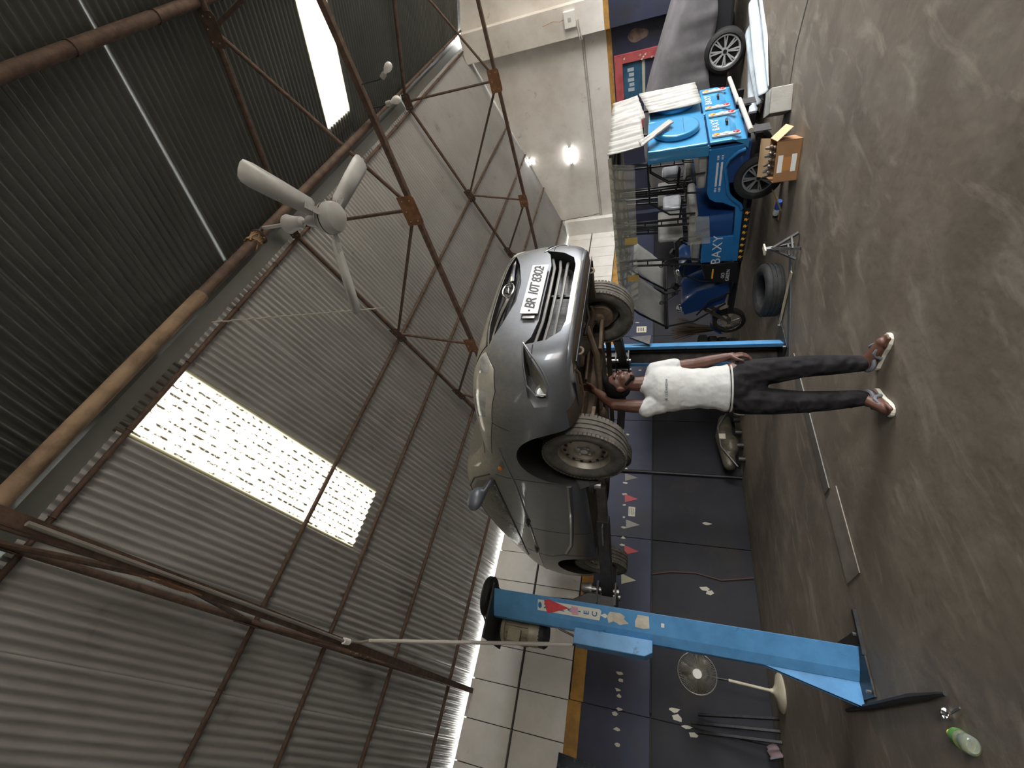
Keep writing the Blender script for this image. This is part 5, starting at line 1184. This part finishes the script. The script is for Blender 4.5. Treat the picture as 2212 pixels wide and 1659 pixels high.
# ================================================================ GABLE WALL: RED FRAME AND POSTER
RF = empty('red_frame', (XG, 3.8, 1.6)); setp(RF, 'chipped red wooden frame leaning on the navy gable wall', 'frame')
redw = mat('chipped_red_paint', (.42, .09, .09), .6, 0, (.30, .05, .055), 4, c3=(.7, .6, .58), scale3=9, lo3=.68, hi3=.72)
for nm, a in (('top_rail', (-.80, .80, .50, .68)), ('bottom_rail', (-.80, .80, -.9, -.72)), ('stile', (-.80, -.62, -.72, .50)), ('stile', (.62, .80, -.72, .50))):
    MB().bb(-.06, -.005, a[0], a[1], a[2], a[3]).build(nm, redw, RF, False, .006)
ps = MB().bb(-.012, -.004, -.62, .1, -.0, .50).build('poster', mat('blue_poster', (.03, .10, .17), .5, 0, (.015, .05, .09), 3), RF, False)
for k in range(5): MB().bb(-.014, -.012, -.5 + .10 * k, -.43 + .10 * k, .26, .40 - .03 * (k % 2)).build('poster_glyph', mat('pale_print', (.35, .40, .42), .7), ps, False)
MB().bb(-.016, -.012, -.60, .08, .02, .08).build('poster_band', mat('beige_print', (.42, .38, .26), .7), ps, False)
for k in range(9):
    zz = random.uniform(-.7, .6); yy = random.choice((-.74, -.70, -.66)) if zz < .5 else random.uniform(-.7, .7)
    MB().prism([(0, 0), (.05, .01), (.03, .05)], (-.062, yy, zz), (0, 1, 0), (0, 0, 1), (-.003, 0, 0)).build('paint_chip', paper, RF, False)
st = MB().prism([(.12 * math.cos(t) * (1 + .15 * math.sin(3 * t)), .22 * math.sin(t)) for t in [2 * pi * i / 18 for i in range(18)]], (XG - .002, 2.72, 1.75), (0, 1, 0), (0, 0, 1), (-.003, 0, 0)).build('peeled_patch', mat('bare_plaster', (.22, .15, .12), .95, 0, (.10, .07, .06), 9), wg, False)

# ================================================================ LONG WALL: PENNANTS, FLAKES, CLOTH
PEN = [(3.83, 1.81, 'grey', (.22, .21, .19), 'grey paper pennant stuck on the navy wall nearest the black pipe'), (3.42, 1.795, 'red', (.42, .10, .10), 'red paper pennant on the navy wall nearest the black pipe'),
       (2.96, 1.755, 'grey', (.28, .28, .25), 'grey paper pennant on the navy wall between the two red ones'), (2.52, 1.76, 'red', (.48, .12, .11), 'red paper pennant on the navy wall above the raised rear wheel'),
       (2.07, 1.79, 'cream', (.45, .44, .32), 'cream paper pennant on the navy wall next to the near lift post')]
for x, z, nm, c, lab in PEN:
    o = MB().prism([(-.075, .09), (.075, .10), (.07, .06), (.005, -.13)], (x, YW - .002, z), (1, 0, 0), (0, 0, 1), (0, -.004, 0)).build('paper_pennant', mat(f'{nm}_pennant_{x:.0f}', c, .9, bump=.3, bscale=20), smooth=False)
    setp(o, lab, 'pennant', 'paper pennants on the navy wall')
o = MB().bb(-.085, .085, -.004, 0, -.055, .055).build('wall_notice', paper, smooth=False, bevel=.002); o.location = (3.19, YW - .002, 1.765); setp(o, 'small white printed notice between the pennants on the navy wall', 'notice')
for k in range(3): MB().bb(-.06, .06, -.0055, -.004, .025 - .025 * k, .033 - .025 * k).build('printed_line', ink, o, False)
fl_m = mat('bare_plaster_flake', (.50, .47, .38), .95)
rnd = random.Random(12); spots = [(x, z) for x in [4.2, 4.0, 3.72, 3.5, 3.3, 3.08, 2.9, 2.72, 2.6, 2.35] for z in (1.89,)] + [(.82, 1.85), (.74, 1.83), (.63, 1.86), (.56, 1.84), (.42, 1.83), (.36, 1.88), (.2, 1.85), (.05, 1.83), (.47, 1.1), (.40, 1.0), (.33, .92), (.55, 1.15), (1.62, .92), (1.5, .88), (2.05, .62), (2.1, .70), (3.1, .6), (4.55, 1.95), (4.4, 1.88), (4.75, 1.9), (7.4, 1.75), (6.9, 1.6), (6.4, 1.7), (5.9, 1.55), (7.9, 1.8)]
for x, z in spots:
    n = rnd.randint(5, 7); a0 = rnd.uniform(0, 6); big = .05 if z > 1.2 else .075
    poly = [(big * rnd.uniform(.35, 1) * math.cos(a0 + 2 * pi * i / n) * .6, big * rnd.uniform(.4, 1.2) * math.sin(a0 + 2 * pi * i / n)) for i in range(n)]
    MB().prism(poly, (x, YW - .0005, z), (1, 0, 0), (0, 0, 1), (0, -.002, 0)).build('paint_flake', fl_m, wl, False)
o = MB().grid(lambda u, v: (-1.9 + 1.72 * u - .10 * v, YW - .05 - .02 * math.sin(u * 30 + v * 5), 2.56 - 1.5 * v), 24, 10).build('hanging_tarpaulin', mat('dark_mottled_tarp', (.03, .04, .05), .6, 0, (.10, .12, .13), 14, .5, .6, bump=.3), solid=.004); setp(o, 'dark mottled tarpaulin hanging on the long wall at the picture edge', 'tarpaulin')
# sticker plate on the navy wall by the far post
o = MB().bb(-.10, .10, -.004, 0, -.11, .11).build('wall_sticker', paper, smooth=False); o.location = (7.66, YW - .002, 1.70); setp(o, 'pale printed sticker on the navy wall behind the far lift post', 'sticker')
for k in range(3): MB().bb(-.06, .06, -.0055, -.004, .05 - .05 * k, .07 - .05 * k).build('printed_line', ink, o, False)

# ================================================================ PEDESTAL FAN
PF = empty('pedestal_fan', (.88, 6.62, 0)); setp(PF, 'old cream pedestal fan with wire grille by the long wall', 'pedestal fan')
cream = mat('aged_cream_enamel', (.50, .46, .34), .5, 0, (.38, .33, .23), 6)
MB().lathe([(.0, .0), (.195, .0), (.20, .015), (.18, .035), (.08, .06), (.03, .09), (.02, .12)], (0, 0, 0), (0, 0, 1), 32).build('base', cream, PF)
MB().cyl((0, 0, .1), (0.02, 0, .55), .017, n=12).build('pole', cream, PF)
MB().cyl((.02, 0, .55), (.02, 0, .80), .013, n=12).build('inner_pole', steel_d, PF)
gc = V(.02, -.10, .90); gd = V(-.25, -1, .05).normalized(); gx, gy, _ = frame(gd)
def ringpts(r, off): return [gc + gd * off + gx * r * math.cos(2 * pi * i / 36) + gy * r * math.sin(2 * pi * i / 36) for i in range(36)]
gm = mat('grille_wire', (.30, .28, .23), .4, .5)
for r, off in ((.215, 0), (.215, .03)): MB().tube(ringpts(r, off), .005, 6, True).build('grille_rim', gm, PF)
for sgn in (1, -1):
    g = MB()
    for k in range(76):
        a = 2 * pi * k / 76
        g.tube([gc + gd * (.02 + sgn * .055) + (gx * math.cos(a) + gy * math.sin(a)) * .05, gc + gd * (.02 + sgn * .05) + (gx * math.cos(a) + gy * math.sin(a)) * .12, gc + gd * .015 + (gx * math.cos(a) + gy * math.sin(a)) * .215], .0018, 4)
    o = g.build('grille_wires', gm, PF); o['kind'] = 'stuff'
MB().cyl(gc + gd * .07, gc + gd * .085, .05, n=24).build('centre_badge', mat('badge_white', (.72, .70, .64), .5), PF)
MB().cyl(gc - gd * .05, gc - gd * .20, .06, .045, n=20).build('fan_motor', steel_d, PF)
for k in range(3):
    a = 2 * pi * k / 3; e1 = gx * math.cos(a) + gy * math.sin(a); e2 = gx * math.cos(a + .9) + gy * math.sin(a + .9)
    MB().add([gc + e1 * .03 + gd * .0, gc + e1 * .19 + gd * .02, gc + (e1 + e2).normalized() * .195 + gd * .01, gc + e2 * .175 - gd * .01, gc + e2 * .03 - gd * .01], [(0, 1, 2, 3, 4)]).build('fan_blade', mat('brown_fan_blade', (.10, .085, .065), .4), PF, solid=.003)

# ================================================================ CLUTTER
def thing1(o, label, cat, group=None): return setp(o, label, cat, group)
pole_lab = ['black bar leaning on the wall, leftmost of the three by the fan', 'black bar leaning on the wall, middle of the three by the fan', 'black bar leaning on the wall, rightmost of the three by the fan']
for k, (a, b) in enumerate((((.44, 6.95, .0), (.37, 7.25, .88)), ((.54, 6.97, .0), (.45, 7.25, .95)), ((.66, 6.95, .0), (.55, 7.25, .86)))):
    thing1(MB().bar(a, b, .03, .03).build('leaning_bar', black_m, smooth=False, bevel=.003), pole_lab[k], 'bar', 'black bars by the wall')
o = crumple('rag', [(.30, 6.95, .01), (.42, 7.15, .02), (.38, 7.2, .13), (.26, 7.1, .12)], mat('dirty_pink_rag', (.25, .15, .14), .9, 0, (.12, .14, .17), 12), None, 8, 8, .02, 31, 2); thing1(o, 'small dirty pinkish rag on the floor by the wall near the leaning bars', 'rag')
# gearbox lying by the wall, white can, crates
GB = empty('gearbox_unit', (4.45, 6.95, 0)); thing1(GB, 'greasy vehicle gearbox casing lying by the wall behind the mechanic', 'gearbox')
blob('casing', [('c', V(-.45, 0, .22), .10, V(.1, .0, .25), .15), ('c', V(.1, 0, .25), .15, V(.45, .02, .22), .11), ('e', V(-.1, -.05, .18), (.2, .14, .14))], .02, mat('greasy_casing', (.07, .062, .045), .45, .3, (.14, .12, .085), 7), GB, 1)
MB().tube([(-.55, -.13, .12), (-.2, -.15, .34), (.2, -.15, .36), (.5, -.12, .20)], .014).build('casing_rim', steel_b, GB)
MB().bb(-.05, .05, -.17, -.14, .26, .36).build('name_tag', paper, GB, False)
for k in range(4): MB().cyl((-.4 + .26 * k, -.12, 0), (-.4 + .26 * k, -.12, .10), .05, .045, n=14).build('foot', steel_d, GB)
o = MB().lathe([(0, 0), (.085, 0), (.09, .02), (.085, .10), (.06, .15), (.03, .17), (0, .17)], (0, 0, 0), (0, 0, 1), 20).build('plastic_can', white_p); o.location = (4.72, 6.40, 0); thing1(o, 'small white plastic can on the floor beside the gearbox casing', 'can')
BR = empty('grass_broom', (6.35, 6.1, 0)); thing1(BR, 'brown grass broom standing behind the far lift post', 'broom')
rnd = random.Random(3); bm_b = MB()
for k in range(160):
    a = rnd.uniform(0, 6.28); r = rnd.uniform(0, 1); bm_b.tube([(.03 * r * math.cos(a), .03 * r * math.sin(a), .30), (.10 * r * math.cos(a), .10 * r * math.sin(a), .65), ((.22 * r + .02) * math.cos(a), (.22 * r + .02) * math.sin(a), rnd.uniform(.9, 1.12))], .003, 4)
o = bm_b.build('bristles', mat('broom_straw', (.13, .085, .055), .9), BR); o['kind'] = 'stuff'
MB().cyl((0, 0, 0), (0, 0, .36), .032, .036, n=12).build('bound_handle', mat('broom_handle', (.10, .06, .04), .8), BR)
for k in range(4):
    o = tyre_mesh(.28, .15, .17, True, 32); me = o.mesh('t'); me.transform(Matrix.Rotation(pi / 2, 4, 'Y')); o = link('stacked_tyre', me, rubber); o.location = (5.9 + .02 * k, 6.3 - .015 * k, .085 + .16 * k)
    thing1(o, f'black tyre in the stack behind the far lift post, {["bottom", "second from bottom", "third from bottom", "topmost"][k]} one', 'tyre', 'stacked tyres')
o = MB().bb(-.22, .22, -.18, .18, 0, .16).build('concrete_block', mat('grey_block', (.20, .19, .16), .9, 0, (.10, .10, .09), 8, bump=.4, bscale=20), smooth=False, bevel=.015); o.location = (5.25, 6.0, 0); o.rotation_euler = (0, 0, .4); thing1(o, 'chipped concrete block on the floor behind the far lift post', 'block')
# lock lever bracket of the far post
MB().prism([(0, 0), (-.16, .02), (-.02, .26)], (.06, -.19, 1.42), (1, 0, 0), (0, 0, 1), (0, -.03, 0)).build('lock_bracket', black_m, PR, False)
# tyre lying on the floor with a strip of wood against it
tt = tyre_mesh(.31, .20, .19, True, 40).mesh('tyre'); tt.transform(Matrix.Rotation(pi / 2, 4, 'Y'))
o = link('loose_tyre', tt, rubber); o.location = (4.55, 3.78, .105); o.rotation_euler = (.05, -.06, 0); thing1(o, 'worn black tyre lying flat on the floor in front of the rickshaw', 'tyre')
o = MB().bar((4.17, 3.98, .015), (4.25, 3.30, .012), .05, .012).build('wooden_lath', mat('pale_wood', (.42, .36, .24), .8, 0, (.3, .25, .16), 9), smooth=False); thing1(o, 'pale wooden lath lying on the floor beside the loose tyre', 'lath')
AS = empty('axle_stand', (4.30, 3.02, 0)); thing1(AS, 'small grey steel axle stand with splayed legs beside the loose tyre', 'axle stand')
grey_s = mat('grey_steel', (.13, .13, .127), .45, .6, (.08, .075, .07), 8)
top = V(.06, .05, .22)
for a in (.4, 1.97, 3.54, 5.11): MB().bar(top, V(.0 + .13 * math.cos(a), .0 + .13 * math.sin(a), .01), .03, .02).build('leg', grey_s, AS, False)
for a in (.4, 3.54): MB().bar((.09 * math.cos(a), .09 * math.sin(a), .07), (.09 * math.cos(a + 1.57), .09 * math.sin(a + 1.57), .07), .02, .015).build('brace', grey_s, AS, False)
MB().bar(top + V(0, 0, -.06), top + V(.02, .02, .06), .04, .04, (1, 0, 0)).build('post', grey_s, AS, False); MB().bb(.01, .13, .03, .09, .275, .29).build('saddle', cream, AS, False)
# cardboard box
CB = empty('cardboard_box', (5.06, 2.48, 0), -1.27); thing1(CB, 'open brown cardboard box with white tape in front of the rickshaw wheel', 'box')
card = mat('brown_cardboard', (.30, .155, .065), .75, 0, (.25, .125, .05), 5, bump=.1); card_in = mat('pale_cardboard', (.46, .31, .17), .85)
L2, W2, H2 = .19, .16, .22
for nm, a in (('bottom', (-L2, L2, -W2, W2, .002, .008)), ('side', (-L2, L2, -W2, -W2 + .006, 0, H2)), ('side', (-L2, L2, W2 - .006, W2, 0, H2)), ('end', (-L2, -L2 + .006, -W2, W2, 0, H2)), ('end', (L2 - .006, L2, -W2, W2, 0, H2))):
    MB().bb(*a).build(nm, card, CB, False)
fp = MB().prism([(-W2, 0), (W2, 0), (W2, .20), (-W2, .20)], (L2, 0, H2), (0, 1, 0), (.55, 0, -.62), (.004, 0, .003)).build('flap', card_in, CB, False)
MB().prism([(-L2, 0), (L2, 0), (L2, .15), (-L2, .15)], (0, W2, H2), (1, 0, 0), (0, .8, .45), (0, .002, .005)).build('flap', card_in, CB, False)
for zz in (.175, .055): MB().bb(-.10, .06, -W2 - .0015, -W2, zz - .022, zz + .022).build('white_tape', white_p, CB, False)
MB().bb(-.085, .04, -W2 - .001, -W2, .08, .15).build('label_square', mat('orange_label', (.42, .18, .05), .6), CB, False)
for k in range(5):
    a = random.uniform(0, 6); r = .08
    blob('metal_scrap', [('c', V(-.12 + .06 * k, .02 * math.sin(a), .20), .022, V(-.14 + .06 * k + .03 * math.cos(a), .06, .27), .016), ('c', V(-.14 + .06 * k, .0, .22), .014, V(-.10 + .06 * k, -.06, .25), .02)], .008, steel_b if k % 2 else under_l, CB, 1)
o = MB().bar((5.02, 2.78, .17), (5.05, 3.06, .03), .012, .012).build('brass_rod', mat('brass', (.6, .48, .2), .35, .8)); thing1(o, 'thin brass rod leaning out of the cardboard box', 'rod')
o = MB().bb(-.14, .14, -.12, .12, 0, .20).build('white_carton', mat('white_carton', (.40, .385, .34), .7, 0, (.32, .30, .26), 4, bump=.2), smooth=False, bevel=.006); o.location = (5.80, 2.20, 0); o.rotation_euler = (0, 0, .5); thing1(o, 'white wrapped carton on the floor behind the rickshaw bumper', 'carton')
crumple('carton_film', [(-.14, -.12, .208), (.14, -.12, .208), (.14, .12, .208), (-.14, .12, .208)], film, o, 6, 6, .006, 41, 2, 0)
CN = empty('spray_can', (5.20, 3.12, .036), 1.35); thing1(CN, 'blue and white spray can lying on the floor beside the cardboard box', 'spray can')
MB().lathe([(0, -.11), (.03, -.11), (.033, -.10), (.033, .0), (.033, .0)], (0, 0, 0), (1, 0, 0), 18).build('can_body', mat('can_blue', (.03, .10, .40), .35), CN)
MB().lathe([(.0335, -.005), (.0335, .07), (.026, .088), (0, .09)], (0, 0, 0), (1, 0, 0), 18).build('can_label', white_p, CN); MB().lathe([(.025, .085), (.025, .125), (0, .13)], (0, 0, 0), (1, 0, 0), 16).build('can_cap', black_m, CN)
o = MB().bb(-.15, .15, -.10, .10, .0, .006).build('cardboard_scrap', card, smooth=False); o.location = (5.35, 3.2, .002); o.rotation_euler = (0, 0, .3); thing1(o, 'flat brown cardboard scrap on the floor under the rickshaw skirt', 'cardboard')
# plastic bottle and metal fitting on the floor near the camera
pet = mat('clear_plastic', (.75, .80, .74), .12, 0, trans=.85, ior=1.35)
BT = empty('plastic_bottle', (.35, 2.97, .036), 1.25); BT.scale = (.75, 1.1, 1); thing1(BT, 'crushed clear plastic bottle with green and yellow label on the floor', 'bottle')
MB().lathe([(0, -.10), (.024, -.10), (.034, -.088), (.035, -.04), (.030, -.02), (.036, .005), (.034, .05), (.020, .085), (.013, .10), (.013, .115)], (0, 0, 0), (1, 0, 0), 22).build('bottle_body', pet, BT)
MB().lathe([(.0362, .0), (.0368, .03), (.035, .052)], (0, 0, 0), (1, 0, 0), 22).build('green_label', mat('green_label', (.08, .22, .05), .4), BT); MB().lathe([(.015, .098), (.015, .122), (0, .123)], (0, 0, 0), (1, 0, 0), 16).build('cap', mat('yellow_cap', (.75, .72, .05), .4), BT)
MB().lathe([(.0352, .052), (.026, .078), (.016, .095)], (0, 0, 0), (1, 0, 0), 22).build('yellow_label', mat('yellow_label', (.62, .62, .06), .4), BT)
MF = empty('metal_funnel', (.455, 3.08, 0)); thing1(MF, 'small shiny metal cup with a stub handle on the floor near the bottle', 'metal cup')
MB().lathe([(.0, .004), (.020, .004), (.024, .02), (.026, .03), (.022, .028), (.016, .012), (0, .010)], (0, 0, .0), (.2, -.3, 1), 20).build('cup', chrome, MF); MB().bar((.0, -.02, .015), (.02, -.12, .008), .008, .006).build('handle', steel_b, MF, False)
